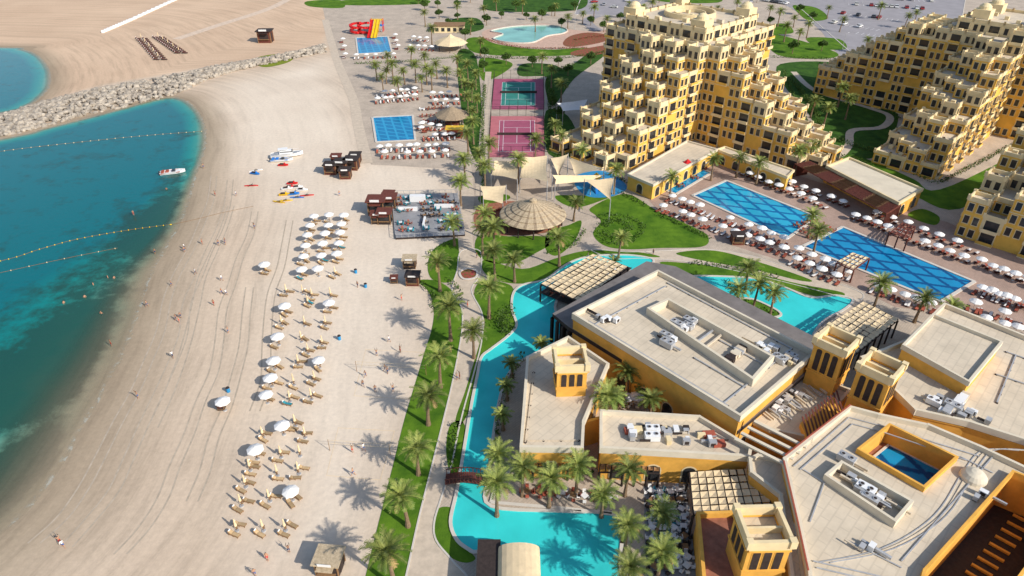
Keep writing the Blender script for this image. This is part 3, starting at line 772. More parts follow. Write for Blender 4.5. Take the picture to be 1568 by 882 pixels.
for i in range(4): b.beam((ii[i].x,ii[i].y,5.33),(ii[(i+1)%4].x,ii[(i+1)%4].y,5.33),.35,.16,2)
c=bil(q,.2,.5); b.lathe((c.x,c.y,5.2),[(1.4,0),(1.4,.5),(1.0,.5),(1.0,.2)],14,3); b.lathe((c.x-.2,c.y+2.2,5.2),[(.9,0),(.9,.5),(.5,.5)],12,3)
b.obj('courtyard_pool',['poolB','redpave','curb','rust'])
b=MB(); s_=PP(st,8); b.cap([s_],2.0,0)
for k in range(16):
    p=P(1570-k*9,790+k*11,3); b.box((p.x,p.y,2.2),(2.4,.35,.3),RB,1)
b.obj('lower_court_floor',['dark','orange'])
# R2
b,l=building('r2',[(1318,552),(1352,540),(1388,525),(1445,470),(1568,520),(1750,590),(1750,780),(1568,678),(1480,650),(1400,632)],8)
up_=PP([(1382,532),(1428,485),(1532,527),(1482,588)],10.5); b.prism(up_,8,10.5,0,3); b.parapet(up_,10.5,.6,.4,4)
for i in (0,2,3):
    p,q=up_[i],up_[(i+1)%4]; arch(b,Vector((p.x,p.y,0)),Vector((q.x,q.y,0)),8.6,10.0,4,1.6,.2)
lou=PP([(1395,600),(1420,590),(1530,640),(1505,670)],8)
for k in range(12):
    q=bil(lou,.05+.08*k,.5); b.box((q.x,q.y,8.6),(1.1,U(2.2,3.2),U(.7,1.2)),RB,(5,8,3)[k%3])
clutter(b,[(1400,600),(1480,620),(1530,655),(1440,640)],8,22)
c=PP([(1540,530),(1740,600),(1740,700),(1500,620)],8); trays(b,c,8,[(.02,.1,.9,.1),(.02,.5,.9,.5),(.1,.1,.1,.9)])
fin(b,'resort_building',RM)
b,l=building('lk',[(1140,640),(1225,575),(1300,600),(1235,672),(1180,660)],5,openings=False,ph=.6)
for k in range(14):
    p,q=P(1165+k*8,630-k*4,5),P(1185+k*8,646-k*4,5)
    b.beam((p.x,p.y,5.5),(q.x,q.y,5.5),.25,.35,5 if k%2 else 3)
clutter(b,[(1165,628),(1215,590),(1240,600),(1195,640)],5,20)
for k in range(4):
    a0,a1=P(1125+k*10,672-k*9,8.5),P(1205+k*10,712-k*9,8.5); b.beam(a0,a1,.5,.25,4)
fin(b,'service_wing',RM)
lw=PP([(1228,640),(1280,600),(1292,625),(1240,668)],7)
b=MB(); 
for k in range(12):
    p=bil(lw,k/11,0);q=bil(lw,k/11,1); b.beam((p.x,p.y,7.3),(q.x,q.y,6.4),.25,.1,0)
b.prism(lw,0,6.0,1,1); b.obj('louvred_roof',['redwood','orange'])
b,l=building('t',[(1068,792),(1128,790),(1150,905),(1078,905)],4.5,openings=False,ph=.9)
fin(b,'roof_terrace',['orange','cream','glass','redpave','orange'])
b,l=building('w',[(1148,705),(1160,700),(1206,712),(1232,900),(1215,905),(1195,760),(1150,725)],6.5,openings=False,ph=.5)
fin(b,'courtyard_wall_building',BM)
# wind towers
def tower(px,zb,zt,w,rz):
    c=P(*px,zt); b=MB(); h=zt-zb; hb=h-1.3
    b.box((c.x,c.y,zb+hb*.5),(w,w,hb),rz,0)
    b.box((c.x,c.y,zb+h*.40),(w*1.06,w*1.06,.35),rz,0)
    ca,sa=math.cos(rz),math.sin(rz)
    def wp(x,y): return Vector((c.x+x*ca-y*sa,c.y+x*sa+y*ca,0))
    k=w*.5
    cs=[wp(-k,-k),wp(k,-k),wp(k,k),wp(-k,k)]
    for i in range(4):
        arch(b,cs[i].lerp(cs[(i+1)%4],.1),cs[(i+1)%4].lerp(cs[i],.1),zb+h*.45,zt-1.3,3,w*.18,.3,2,0)  # flat dark faces, the shade of the arched recesses put in as colour
    for i in range(4):
        c4=[wp(-k,-k),wp(k,-k),wp(k,k),wp(-k,k)]; p,q=c4[i],c4[(i+1)%4]
        b.beam((p.x,p.y,zt-.3+.004*i),(q.x,q.y,zt-.3+.004*i),.45,1.5,1)
        b.beam((p.x,p.y,zt-1.05+.004*i),(q.x,q.y,zt-1.05+.004*i),.7,.2,0)
        b.box((p.x,p.y,zt+.05),(.8,.8,1.2),rz,1)
    k=w*.46
    p,q=wp(-k,0),wp(k,0); b.beam((p.x,p.y,zt-.75),(q.x,q.y,zt-.75),.3,1.0,1)
    b.cap([[wp(-k,-k),wp(k,-k),wp(k,k),wp(-k,k)]],zt-1.28,3)
    b.obj('wind_tower',['orange','cream','dark','roof'])
tower((874,548),5,12,4.7,0.05)
tower((1282,520),4,14,4.8,RB)
tower((1350,560),4,14,4.8,RB)
tower((1170,805),4,12.5,5.0,.03)
b,l=building('pb',[(1266,256),(1300,243),(1412,291),(1376,312)],4.4,ph=.5)
fin(b,'pool_restaurant',['orange','cream','glass','roofl','cream'])
b,l=building('ar',[(962,268),(1052,217),(1098,230),(1000,284)],4.2,ph=.4)
fin(b,'hotel_arcade',['yellow','cream','glass','roof','roofl'])
b,l=building('pr',[(1098,230),(1110,226),(1215,262),(1205,272)],4,ph=.4)
fin(b,'hotel_arcade',['yellow','cream','glass','roof','cream'])
# bottom pavilion with barrel roof
b=MB()
x0,x1=P(762,860,5).x,P(828,860,5).x; y0,y1=P(795,925,4).y,P(795,835,4).y
for k in range(10):
    a0,a1=math.pi*k/10,math.pi*(k+1)/10; xm,rr_=(x0+x1)/2,(x1-x0)/2
    p=[(xm+rr_*math.cos(a),z_) for a,z_ in ((a0,3.4+1.2*math.sin(a0)),(a1,3.4+1.2*math.sin(a1)))]
    b.face([(p[0][0],y0,p[0][1]),(p[1][0],y0,p[1][1]),(p[1][0],y1,p[1][1]),(p[0][0],y1,p[0][1])],0)
pts=[(xm+rr_*math.cos(math.pi*k/10),y1,3.4+1.2*math.sin(math.pi*k/10)) for k in range(11)]
b.face(pts,1)
for yy in (y0,(y0+y1)/2,y1): b.beam((x0,yy,3.3),(x1,yy,3.3),.3,.3,1)
for xx in (x0+.2,x1-.2):
    for k in range(4): b.box((xx,y0+(y1-y0)*k/3,1.7),(.35,.35,3.4),0,1)
b.box(((x0+x1)/2,(y0+y1)/2,1.1),((x1-x0)*.7,(y1-y0)*.6,1.2),0,1)
b.obj('swim_up_bar',['canvas','dark'])
b=MB(); p=P(748,868,3); b.box((p.x,p.y,1.6),(2.4,7,3.2),0,0); b.box((p.x,p.y,3.3),(3,7.6,.25),0,1); b.obj('bar_store_hut',['dark','dark'])
# bridge
b=MB(); p,q=P(682,733,.6),P(752,737,.6)
n=24
for k in range(n):
    a0=p.lerp(q,k/n); a1=p.lerp(q,(k+.9)/n); z0=.5+.7*math.sin(math.pi*k/n); m_=(a0+a1)/2
    b.box((m_.x,m_.y,z0),((a1-a0).length,2.0,.12),0,0)
    if k%2==0:
        for s_ in (-1,1): b.box((m_.x,m_.y+s_,z0+.5),(.1,.1,1),0,0)
for s_ in (-1,1):
    for k in range(n):
        a0=p.lerp(q,k/n); a1=p.lerp(q,(k+1)/n); b.beam((a0.x,a0.y+s_,1.5+.7*math.sin(math.pi*k/n)),(a1.x,a1.y+s_,1.5+.7*math.sin(math.pi*(k+1)/n)),.1,.1,0)
b.obj('timber_footbridge',['redwood'])
sheet('dining_terrace',[(752,770),(760,740),(790,716),(1060,725),(1075,880),(1075,960),(958,960),(950,790),(870,780)],.12,'pave',False,kerb='curb')
sheet('dark_paving',[(985,745),(1050,745),(1070,900),(990,900)],.14,'paveg',False)

# ---------------- round thatched pavilion
b=MB(); c=P(816,318,5); R0=8.3
prof=[(R0,3.2),(R0*.97,3.45),(R0*.80,3.95),(R0*.81,4.1),(R0*.62,4.7),(R0*.63,4.85),(R0*.42,5.5),(R0*.43,5.65),(R0*.2,6.4),(R0*.12,6.6),(.9,6.7),(.9,7.2),(0,7.7)]
b.lathe((c.x,c.y,0),prof,60,0,lambda k,i:(0 if (i%3==0 or k in (1,3,5,7)and k%2==0) else 1))
b.lathe((c.x,c.y,0),[(R0*1.0,3.15),(R0*.9,3.0),(R0*.3,3.4)],40,2)
for k in range(12):
    a=k*math.pi/6; b.cyl((c.x+R0*.88*math.cos(a),c.y+R0*.88*math.sin(a),0),.18,.15,3.3,8,2)
b.cyl((c.x,c.y,0),3,3,1.1,16,2)
b.obj('thatched_pavilion',['thatch','thatchl','dark'])
b=MB(); c=P(692,172,4); b.lathe((c.x,c.y,0),[(6,3),(5.9,3.3),(2.5,4.8),(.3,6),(0,6)],10,0)
for k in range(8):
    a=k*math.pi/4; b.cyl((c.x+5*math.cos(a),c.y+5*math.sin(a),0),.15,.15,3.2,6,1)
b.cyl((c.x,c.y,0),2.5,2.5,1.2,12,2); b.obj('thatched_pavilion',['thatch','dark','redwood'])
b=MB(); c=P(696,196,3); b.box((c.x,c.y,1.5),(5,3,3),0,0); b.box((c.x,c.y,3.1),(5.8,3.8,.2),0,1); b.box((c.x,c.y-1.6,1.3),(4,.1,1.4),0,2); b.obj('juice_bar_kiosk',['rust','yel','dark'])
b=MB(); c=P(690,62,4); b.lathe((c.x,c.y,0),[(8,3),(6,4.2),(2,5.6),(.1,7)],8,0)
for k in range(8):
    a=k*math.pi/4; b.cyl((c.x+7*math.cos(a),c.y+7*math.sin(a),0),.15,.15,3.3,6,1)
b.obj('tent_pavilion',['canvas','dark'])
b=MB(); c=P(688,38,3); b.box((c.x,c.y,1.6),(15,8,3.2),0,0); b.box((c.x,c.y,3.3),(16,9,.25),0,1)
for k in range(5): b.box((c.x-6+k*3,c.y-4.05,1.5),(1.6,.1,1.7),0,2)
b.obj('beach_club_building',['cream','wood','glass'])
# shade sails
def sail(pts,m='canvas'):
    b=MB(); c=[P(x,y,z) for x,y,z in pts]; n=8
    for k in range(len(c)): b.cyl((c[k].x,c[k].y,0),.13,.1,c[k].z+.2,8,1)
    q=c if len(c)==4 else [c[0],c[1],c[2],c[2]]
    def s(u,v):
        p=bil(q,u,v)
        ce=(q[0]+q[1]+q[2]+q[3])/4; e=max(abs(2*u-1),abs(2*v-1)); along=1-min(1,(abs(2*u-1)*abs(2*v-1)))
        k_=.10*along*e; p=p.lerp(ce,k_); p.z-=.5*(1-(2*u-1)**2)*(1-(2*v-1)**2); return p
    for i in range(n):
        for j in range(n):
            b.face([s(i/n,j/n),s((i+1)/n,j/n),s((i+1)/n,(j+1)/n),s(i/n,(j+1)/n)],0)
    b.obj('shade_sail',[m,'metal'])
sail([(757,246,6),(798,245,4),(792,275,6),(752,268,4)])
sail([(798,240,7),(838,238,5),(838,278,7),(796,272,4.5)])
sail([(843,242,6),(870,236,7),(855,270,4)])
sail([(870,240,4),(925,258,7),(880,268,5)])
sail([(846,268,7),(925,268,5),(905,278,4),(850,282,5)])
sail([(895,275,6),(940,272,5),(935,306,6)])
sail([(735,285,5),(775,284,5),(770,312,4),(740,305,5)])
sail([(853,158,6),(900,152,5),(895,168,4),(862,170,5)],'white')

# ---------------- props (meshes shared)
def umb(rad=1.3,h=2.6,fab='white'):
    b=MB(); n=8; rim=h-.5
    b.lathe((0,0,0),[(0.02,h+.12),(.06,h),(rad*.5,h-.17),(rad,rim),(rad,rim-.16)],n,0)
    b.lathe((0,0,0),[(.05,h-.03),(rad*.5,h-.21),(rad*.99,rim-.03)],n,0)
    for i in range(n):
        a=i*2*math.pi/n; b.beam((.03*math.cos(a),.03*math.sin(a),h-.06),(rad*math.cos(a)*.98,rad*math.sin(a)*.98,rim-.04),.03,.03,1)
    b.cyl((0,0,0),.035,.03,h,6,1); b.cyl((0,0,0),.35,.3,.12,10,2)
    return b.mesh('umbrella',[fab,'wood','metal'])
umb_m=umb(); 
def umbc():
    b=MB(); b.lathe((0,0,0),[(.03,2.75),(.1,2.6),(.16,2.1),(.13,1.95),(.24,1.3),(.2,1.15)],8,0); b.cyl((0,0,0),.035,.03,2.6,6,1); b.cyl((0,0,0),.35,.3,.12,10,2)
    return b.mesh('closed_umbrella',['canvas','wood','metal'])
umbc_m=umbc()
def bed(cush,frame='wood'):
    b=MB()
    b.box((0,0,.3),(.7,1.9,.07),0,1)
    for x in (-.3,.3):
        for y in (-.85,.0,.85): b.box((x,y,.14),(.07,.07,.28),0,1)
    b.box((0,-.3,.39),(.52,1.2,.08),0,0)
    b.beam((0,.36,.40),(0,.95,.78),.52,.08,0); b.beam((0,.38,.33),(0,.98,.70),.68,.05,1)
    b.beam((0,.8,.76),(0,.93,.86),.4,.1,2)
    b.beam((-.3,.85,.3),(-.3,.85,.62),.05,.05,1); b.beam((.3,.85,.3),(.3,.85,.62),.05,.05,1)
    return b.mesh('sunbed',[cush,frame,'white'])
bed_b=bed('beige'); bed_w=bed('white','redwood'); bed_r=bed('rust','redwood'); bed_t=bed('teal','wood')
def tset(top='wood',ch='rust'):
    b=MB(); b.box((0,0,.74),(.9,.9,.05),0,0); b.cyl((0,0,0),.06,.05,.72,6,2); b.cyl((0,0,0),.3,.25,.04,8,2)
    for k in range(4):
        a=k*math.pi/2+.785; x,y=.85*math.cos(a),.85*math.sin(a)
        b.box((x,y,.43),(.5,.5,.1),a,1); bx,by=1.08*math.cos(a),1.08*math.sin(a); b.box((bx,by,.68),(.07,.5,.5),a,1)
        for s1 in (-.18,.18):
            for s2 in (-.18,.18): b.box((x+s1,y+s2,.19),(.05,.05,.38),0,2)
    return b.mesh('table_set',[top,ch,'dark'])
ts1=tset('wood','rust'); ts2=tset('whitep','teal'); ts3=tset('whitep','white'); ts4=tset('wood','dark')
def sidetable():
    b=MB(); b.cyl((0,0,.42),.22,.22,.04,10,0); b.cyl((0,0,0),.03,.03,.42,6,0); b.cyl((0,0,0),.18,.15,.04,8,0); return b.mesh('side_table',['wood'])
st_m=sidetable()

def palm(h,nf,Lf,seed,lean=.05):
    rs=random.Random(seed); b=MB(); n=8; seg=12
    prev=None
    for k in range(seg+1):
        t=k/seg; r=.27*(1-t)+.17*t+(.14*(1-t)**6); r*=1+.08*(k%2)
        if t>.85: r*=1.35
        c=(lean*h*t*t,0,h*t); ring=len(b.v)
        for i in range(n):
            a=i*2*math.pi/n; b.v.append((c[0]+r*math.cos(a),c[1]+r*math.sin(a),c[2]))
        if prev is not None:
            for i in range(n):
                j=(i+1)%n; b.f.append((prev+i,prev+j,ring+j,ring+i)); b.m.append(0)
        prev=ring
    top=Vector((lean*h,0,h))
    for f in range(nf):
        t=f/nf; az=f*2.39996+rs.uniform(-.2,.2); el=math.radians(76-95*t**1.05)+rs.uniform(-.12,.12)
        L_=Lf*(.74+.32*math.sin(math.pi*min(1,t*.9+.15)))*rs.uniform(.86,1.12)
        droop=rs.uniform(.85,1.25)
        mi=1 if t>.3 else 2
        if t>.93: mi=3
        p=top+Vector((0,0,.1)); ns=8; e=el
        dirh=Vector((math.cos(az),math.sin(az),0)); sd=Vector((-math.sin(az),math.cos(az),0))
        pts=[]
        for s_ in range(ns+1):
            pts.append(p.copy()); e-=droop*1.1/ns*(0.5+s_/ns); p=p+(dirh*math.cos(e)+Vector((0,0,math.sin(e))))*(L_/ns)
        for s_ in range(ns):
            b.beam(pts[s_],pts[s_+1],.07*(1-s_/ns)+.02,.05,2)
        nl=15
        for q in range(nl):
            u=.14+.86*q/nl; x=u*ns; i0=min(ns-1,int(x)); c=pts[i0].lerp(pts[i0+1],x-i0); tg=(pts[i0+1]-pts[i0]).normalized()
            upv=sd.cross(tg)
            ll=(.62*math.sin(math.pi*(u*.80+.14))+.08)*rs.uniform(.8,1.15)*Lf/3.1
            for s2 in (-1,1):
                dr=(sd*s2*.75+tg*.7+upv*-.25+Vector((0,0,rs.uniform(-.3,.15)))).normalized()
                tip=c+dr*ll; w=tg*.07
                b.face([c-w,c+w,tip+w*.35,tip-w*.25],mi)
    for k in range(6):
        a=k*1.047; c=top+Vector((.3*math.cos(a),.3*math.sin(a),-.35)); b.box(c,(.2,.2,.5),a,3)
    return b.mesh('palm_tree',['trunk','frond','frondy','frondd'])
palms=[palm(6.2,36,3.0,1,.04),palm(5.5,33,2.8,2,.08),palm(7.0,38,3.15,3,.03),palm(6.0,32,2.9,4,.1)]
ph=[6.2,5.5,7.0,6.0]
palmsmall=palm(3.2,26,2.0,9,.03)
def pl(x,y,k=None,sc=1.0):
    k=random.randrange(4) if k is None else k
    p=P(x,y,ph[k]*sc+.2); p.z=0
    put('palm_tree',palms[k],p,U(0,6.28),sc*U(.92,1.06))
for x,y in [(597,850),(619,760),(636,682),(652,607),(671,546),(687,470),(671,404),(724,502),(748,443)]: pl(x,y,None,1.1)
for x,y in [(694,338),(738,348),(757,382),(788,396),(858,368),(880,308),(704,278),(742,255),(711,243),(748,222),(793,244),(820,215),(888,232),(943,258),(1030,268),(1094,243),(1165,247),(1133,240),(950,362),
 (1135,440),(1162,434),(1187,452),(1148,412),(1352,430),(1415,455),(1462,470),(930,602),(965,567),(1000,607),(738,328),(757,350),(1255,352),(1245,332)]: pl(x,y,None,U(.98,1.12))
for x,y in [(800,712),(885,715),(962,718),(760,742),(842,738),(925,750),(962,802),(1015,842),(1010,785),(765,690),(965,868)]: pl(x,y,None,U(.86,.98))
for x,y in [(830,525),(776,590),(770,635),(784,556),(940,400),(1125,470),(948,610),(985,590)]:
    p=P(x,y,3.4); p.z=0; put('palm_tree',palmsmall,p,U(0,6))
for x,y in [(585,118),(600,100),(618,108),(635,100),(652,104),(668,98),(684,108),(700,92),(716,100),(728,112),(722,130),(730,150),(722,168),(592,84),(628,78),(650,84),(610,125),(590,108),(706,112),(724,186),(575,100),(645,118),(660,112),(710,128),(716,148),(716,205),(735,236),
 (1247,155),(1268,165),(1303,150),(1290,135),(1225,232),(1245,222),
 (870,25),(893,20),(910,12),(1100,12),(1115,22),(1195,18),(1218,26),(1240,35),(1390,25),(1405,20),(1330,62),(1225,50),(965,8),(985,12),(742,14),(700,10),(850,8),(820,30),(1290,30),(1270,12),(930,28),(1350,10),(1420,40),(720,35),(735,62),(830,85),(1180,12),(1205,40),(650,20),(760,0),(800,4),(1000,2),(1030,-2),(1130,2),(660,45),(845,105),(860,130),(850,190),(862,210)]: pl(x,y,None,U(.9,1.08))

def leafmass(b,c,r,n,m=0,fl=1.0,s=.3):
    for k in range(n):
        u,v=U(-1,1),U(0,6.283); q=(1-u*u)**.5; rr=U(.55,1.05)
        p=Vector((c[0]+r*rr*q*math.cos(v),c[1]+r*rr*q*math.sin(v),c[2]+r*fl*rr*u))
        if p.z<.05: continue
        d=Vector((U(-1,1),U(-1,1),U(-.3,1))).normalized(); e=d.orthogonal().normalized(); g_=d.cross(e)
        z=s*U(.7,1.4); b.face([p-e*z,p-g_*z*.6,p+e*z,p+g_*z*.6],m)
def tree():
    b=MB(); b.cyl((0,0,0),.22,.14,2.4,7,0)
    for k in range(5):
        a=k*1.26+U(-.3,.3); t=(1.3*math.cos(a),1.3*math.sin(a),3.6+U(-.3,.6)); b.beam((0,0,2.2),t,.12,.12,0)
        leafmass(b,t,1.3,150,1,.8,.28)
    leafmass(b,(0,0,4.5),1.4,170,1,.8,.28)
    return b.mesh('broadleaf_tree',['trunk','leaf'])
tr_=[tree(),tree()]
tp=[(700,22),(686,30),(830,22),(845,16),(768,20),(790,8),(806,22),(880,8),(745,30),(950,25),(1140,10),(1180,30),(700,5),(1170,60),(1215,72),(1260,68),(672,20),(775,88),(815,92),(855,92),(740,100),(905,88),(1010,-4),(650,8),(1160,-4),(925,40),(905,30),(860,34),(712,52),(742,80),(846,150),(856,170),(870,105),(1225,14),(1245,24),(670,4),(640,-2),(720,-4)]
for x,y in tp:
    p=P(x,y,3); p.z=0; put('broadleaf_tree',random.choice(tr_),p,U(0,6),U(.6,1.1))
def hedge(px,w=1.0,h=1.0,dens=14,m='leaf'):
    p=PP(px); p=cr(p,4,False); b=MB()
    for i in range(len(p)-1):
        L_=(p[i+1]-p[i]).length; n=max(1,int(L_/.9))
        for k in range(n):
            q=p[i].lerp(p[i+1],k/n); leafmass(b,(q.x+U(-.2,.2),q.y+U(-.2,.2),h*.45),w*U(.6,.9),dens,0,h/w*.7,.22)
    b.obj('hedge',[m])
for a in ([(915,335),(940,330),(975,340),(985,352),(965,372),(930,372),(912,355)],[(772,478),(768,500),(778,515)],[(780,470),(786,490)],[(740,240),(738,200),(742,130)],[(838,120),(842,170),(840,235)],[(1060,405),(1130,412),(1200,428)],
 [(725,88),(800,90),(880,88),(935,78)],[(1255,98),(1330,150),(1380,185)],[(1200,110),(1225,170),(1262,225)],[(1225,236),(1300,242),(1345,258)],[(1010,330),(1090,368)],[(1180,88),(1290,92)],[(520,250),(560,246)],[(545,98),(620,95),(700,88)],[(1400,268),(1440,285)],[(698,650),(690,725)],[(800,545),(778,590),(765,650),(758,700)],[(705,190),(735,250),(740,290)],[(1440,280),(1568,215)],[(660,390),(690,372)],[(950,295),(990,318)],[(840,388),(880,376),(895,350)],[(848,245),(870,225),(880,200)],[(930,268),(960,280),(990,296)],[(1110,432),(1150,470),(1190,482)],[(790,722),(880,724),(950,728)],[(690,430),(706,452),(700,470)],[(640,432),(660,450),(668,480)]):
    hedge(a,1.0,1.1)
for a in ([(850,110),(880,100)],[(845,140),(850,165)],[(1210,120),(1240,160),(1260,200)],[(1280,215),(1340,235)],[(920,350),(945,338),(965,352),(940,366),(922,355)]): hedge(a,1.6,1.6,26)
hedge([(770,490),(775,510)],2.2,2.6,60)
hedge([(880,62),(920,56),(990,58)],1.2,.8,14,'flower')
hedge([(735,58),(800,74),(900,74)],1.1,.9,14,'flower')
sheet('flower_bed',[(704,418),(716,412),(730,416),(728,426),(710,428)],.15,'flower',kerb='curb')

# beach furniture sets
def bset(x,y,openu,z):
    p=P(x,y,z); p.z=0
    put('beach_umbrella' if openu else 'folded_umbrella',umb_m if openu else umbc_m,p,U(0,1),U(.92,1.02))
    ang=math.radians(U(55,85))
    d=Vector((math.cos(ang+math.pi/2),math.sin(ang+math.pi/2),0)); e=Vector((math.cos(ang),math.sin(ang),0))
    for s_ in (-1,1):
        if R()<.12: continue
        q=p+e*s_*U(.65,1.0)-d*.2+Vector((U(-.4,.4),0,0)); put('sunbed',bed_t if R()<.07 else bed_b,q,ang+U(-.25,.25),.9)
    q=p+e*.35+d*.3; put('side_table',st_m,q,0)
op=[(480,328),(503,326),(526,327),(474,342),(502,342),(522,340),(470,357),(497,355),(520,353),(467,373),(493,370),(518,369),(464,389),(491,388),(515,386),(461,410),(486,409),(404,403),(435,466),(503,461),(424,513),(487,548),(418,550),(413,576),(406,601),(431,649),(390,686),(444,749)]
cl=[(437,440),(470,456),(476,445),(465,488),(430,488),(497,488),(460,512),(492,518),(455,548),(448,578),(480,573),(442,603),(475,600),(465,658),(400,658),(428,688),(457,686),(380,708),(422,716),(455,713),(373,733),(410,755),(366,762),(359,800),(400,800),(434,800),(462,440),(512,412),(505,445),(470,530),(450,640)]
for x,y in op: bset(x,y,True,2.4)
for x,y in cl: bset(x,y,False,1.8)
def row(p0,p1,n,kind='pool',jit=.4,bedm=None,side=1):
    a_,b_=P(*p0),P(*p1); d=(b_-a_).normalized(); nn=Vector((-d.y,d.x,0))*side
    for k in range(n):
        p=a_.lerp(b_,(k+.5)/n)+Vector((U(-jit,jit),U(-jit,jit),0))
        if R()<.9: put('patio_umbrella',umb_m,p,U(0,1),U(.84,.98))
        rz=math.atan2(nn.y,nn.x)-math.pi/2
        for s_ in (-1,1): put('sunbed',bedm or random.choice([bed_r,bed_r,bed_w]),p+d*s_*.85-nn*.9,rz+U(-.15,.15))
row((1005,320),(1205,392),12); row((1020,305),(1205,376),12)
row((1214,388),(1305,428),5); row((1208,402),(1290,436),4)
row((1125,266),(1265,322),9,side=-1); row((1150,262),(1300,322),8,side=-1)
row((1300,334),(1480,405),10,side=-1); row((1330,328),(1500,395),7,side=-1); row((1490,405),(1640,465),8,side=-1)
row((1335,444),(1430,478),5); row((1490,446),(1560,474),4)
row((1480,470),(1640,525),7); row((1500,450),(1640,502),7,side=-1); row((1500,495),(1700,560),9)
row((575,148),(640,142),6); row((572,158),(640,152),6); row((575,232),(690,228),8); row((580,242),(690,238),6); row((645,210),(650,180),2)
row((640,195),(680,200),3); row((648,215),(700,212),4);row((655,150),(710,146),4);row((660,160),(705,158),3)
row((525,60),(530,95),3); row((540,90),(610,88),5); row((605,55),(612,80),3); row((625,75),(665,78),4); row((548,50),(590,48),3);row((628,62),(660,64),3)
row((1045,250),(1085,258),3)
bd=bed('redwood','dark')
for (a_,b_) in (((212,60),(240,92)),((238,58),(272,82))):
    p0,p1=P(*a_),P(*b_)
    for k in range(14):
        p=p0.lerp(p1,k/13); put('sunbed',bd,p,1.57,1.3); put('sunbed',bd,p+Vector((3.4,0,0)),1.57,1.3)
        if k%3==0: put('folded_umbrella',umbc_m,p+Vector((1.6,0,0)),0,1)
def tgrid(c,nu,nv,ms,jit=.2,umbp=0):
    c=PP(c)
    for i in range(nu):
        for j in range(nv):
            p=bil(c,(i+.5)/nu,(j+.5)/nv)+Vector((U(-jit,jit),U(-jit,jit),0)); put('dining_table_set',random.choice(ms),p,random.choice([0,.785])+U(-.1,.1))
            if R()<umbp: put('patio_umbrella',umb_m,p,0,1)
b=MB(); dk=PP([(600,300),(700,298),(712,362),(606,367)]); b.prism(dk,0,.5,1,0)
for k in range(4):
    p,q=dk[k],dk[(k+1)%4]; n=int((q-p).length/1.5)
    for j in range(n+1): r_=p.lerp(q,j/n); b.box((r_.x,r_.y,1.0),(.08,.08,1.0),0,2)
    b.beam((p.x,p.y,1.5),(q.x,q.y,1.5),.08,.08,2)
for (x,y,w_,d_,h_) in ((625,325,5,.5,1.0),(650,345,.5,4,1.0),(680,320,5,.5,.9),(640,310,4,1.5,1.6)): 
    p=P(x,y); b.box((p.x,p.y,.5+h_/2),(w_,d_,h_),0,3)
b.obj('restaurant_deck',['paveg','dark','metal','whitep'])
c=PP([(605,303),(698,301),(708,358),(610,362)])
for i in range(8):
    for j in range(6):
        if R()<.22: continue
        p=bil(c,(i+.5)/8,(j+.5)/6)+Vector((U(-.3,.3),U(-.3,.3),0)); p.z=.5; put('dining_table_set',random.choice([ts2,ts2,ts4,ts1]),p,U(0,1),.9)
tgrid([(990,750),(1045,750),(1062,880),(992,880)],4,9,[ts3,ts3,ts2,ts4],.15)
tgrid([(1070,735),(1150,732),(1165,775),(1075,778)],4,4,[ts1])
tgrid([(800,745),(940,755),(940,775),(800,768)],8,1,[ts1,ts3])
tgrid([(835,450),(905,405),(955,415),(890,465)],7,3,[ts1,ts3])
tgrid([(1000,282),(1040,262),(1085,270),(1040,296)],2,2,[ts1])
tgrid([(640,165),(690,160),(700,215),(648,220)],5,5,[ts1,ts1,ts3])
tgrid([(1210,345),(1245,335),(1285,355),(1240,372)],3,3,[ts1])
tgrid([(940,605),(1000,600),(1010,625),(945,628)],3,2,[ts3],umbp=.8)
tgrid([(750,320),(790,315),(790,350),(745,352)],3,3,[ts1])

# kiosks
def kiosk(w,d,h,m1,m2,m3):
    b=MB(); b.box((0,0,h/2),(w,d,h),0,0); b.box((0,0,h+.1),(w+.7,d+.7,.2),0,1)
    b.box((0,-d/2-.03,h*.55),(w*.7,.06,h*.4),0,2); b.box((0,-d/2-.2,h*.33),(w*.8,.45,.08),0,3)
    b.beam((-w*.35,-d/2-.05,h*.78),(-w*.35,-d/2-.8,h*.95),.06,.06,3); b.box((0,-d/2-.45,h*.88),(w*.75,.9,.06),0,1)
    b.box((w/2+.03,0,h*.42),(.06,d*.4,h*.8),0,2)
    for x in (-1,1):
        for y in (-1,1): b.box((x*w/2,y*d/2,h/2),(.16,.16,h+.02),0,3)
    b.box((0,-d/2-.37,h+.38),(w*.6,.08,.4),0,4)
    return b.mesh('beach_kiosk',[m1,m2,m3,'wood','white'])
k1=kiosk(3,2.6,2.6,'redwood','dark','dark'); k2=kiosk(3,2.6,2.5,'dark','thatchl','dark'); k3=kiosk(2.6,2.4,2.5,'dark','redwood','glass')
for x,y,k,sc in [(508,265,k1,1.1),(524,262,k1,1.2),(540,258,k1,1.2),(530,272,k1,1.0),(516,250,k3,1),(545,248,k1,1),(578,325,k3,1.5),(590,340,k3,1.2),(597,318,k3,1.3),(596,308,k3,1.0),(578,340,k3,1),(628,408,k2,.9),(633,434,k1,.9),(604,432,k3,.55),(507,870,k2,1.0),(340,626,k3,.4),(408,64,k1,2.0),(1128,372,k1,.9),(755,870,k3,1)]:
    p=P(x,y); put('beach_kiosk',k,p,U(-.1,.1),sc)
p=P(340,612,2.4); p.z=0; put('beach_umbrella',umb_m,p,0,1.0)
b=MB(); w=PP([(158,50),(200,32),(265,2),(300,-14)])
for i in range(3): b.beam((w[i].x,w[i].y,.5),(w[i+1].x,w[i+1].y,.5),1.0,1.0+.01*i)
for i in range(30):
    p=lerp(w,i/30); b.box((p.x,p.y,.6),(1.3,1.3,1.2),.4,0)
b.obj('seawall_barrier',['whitep'])
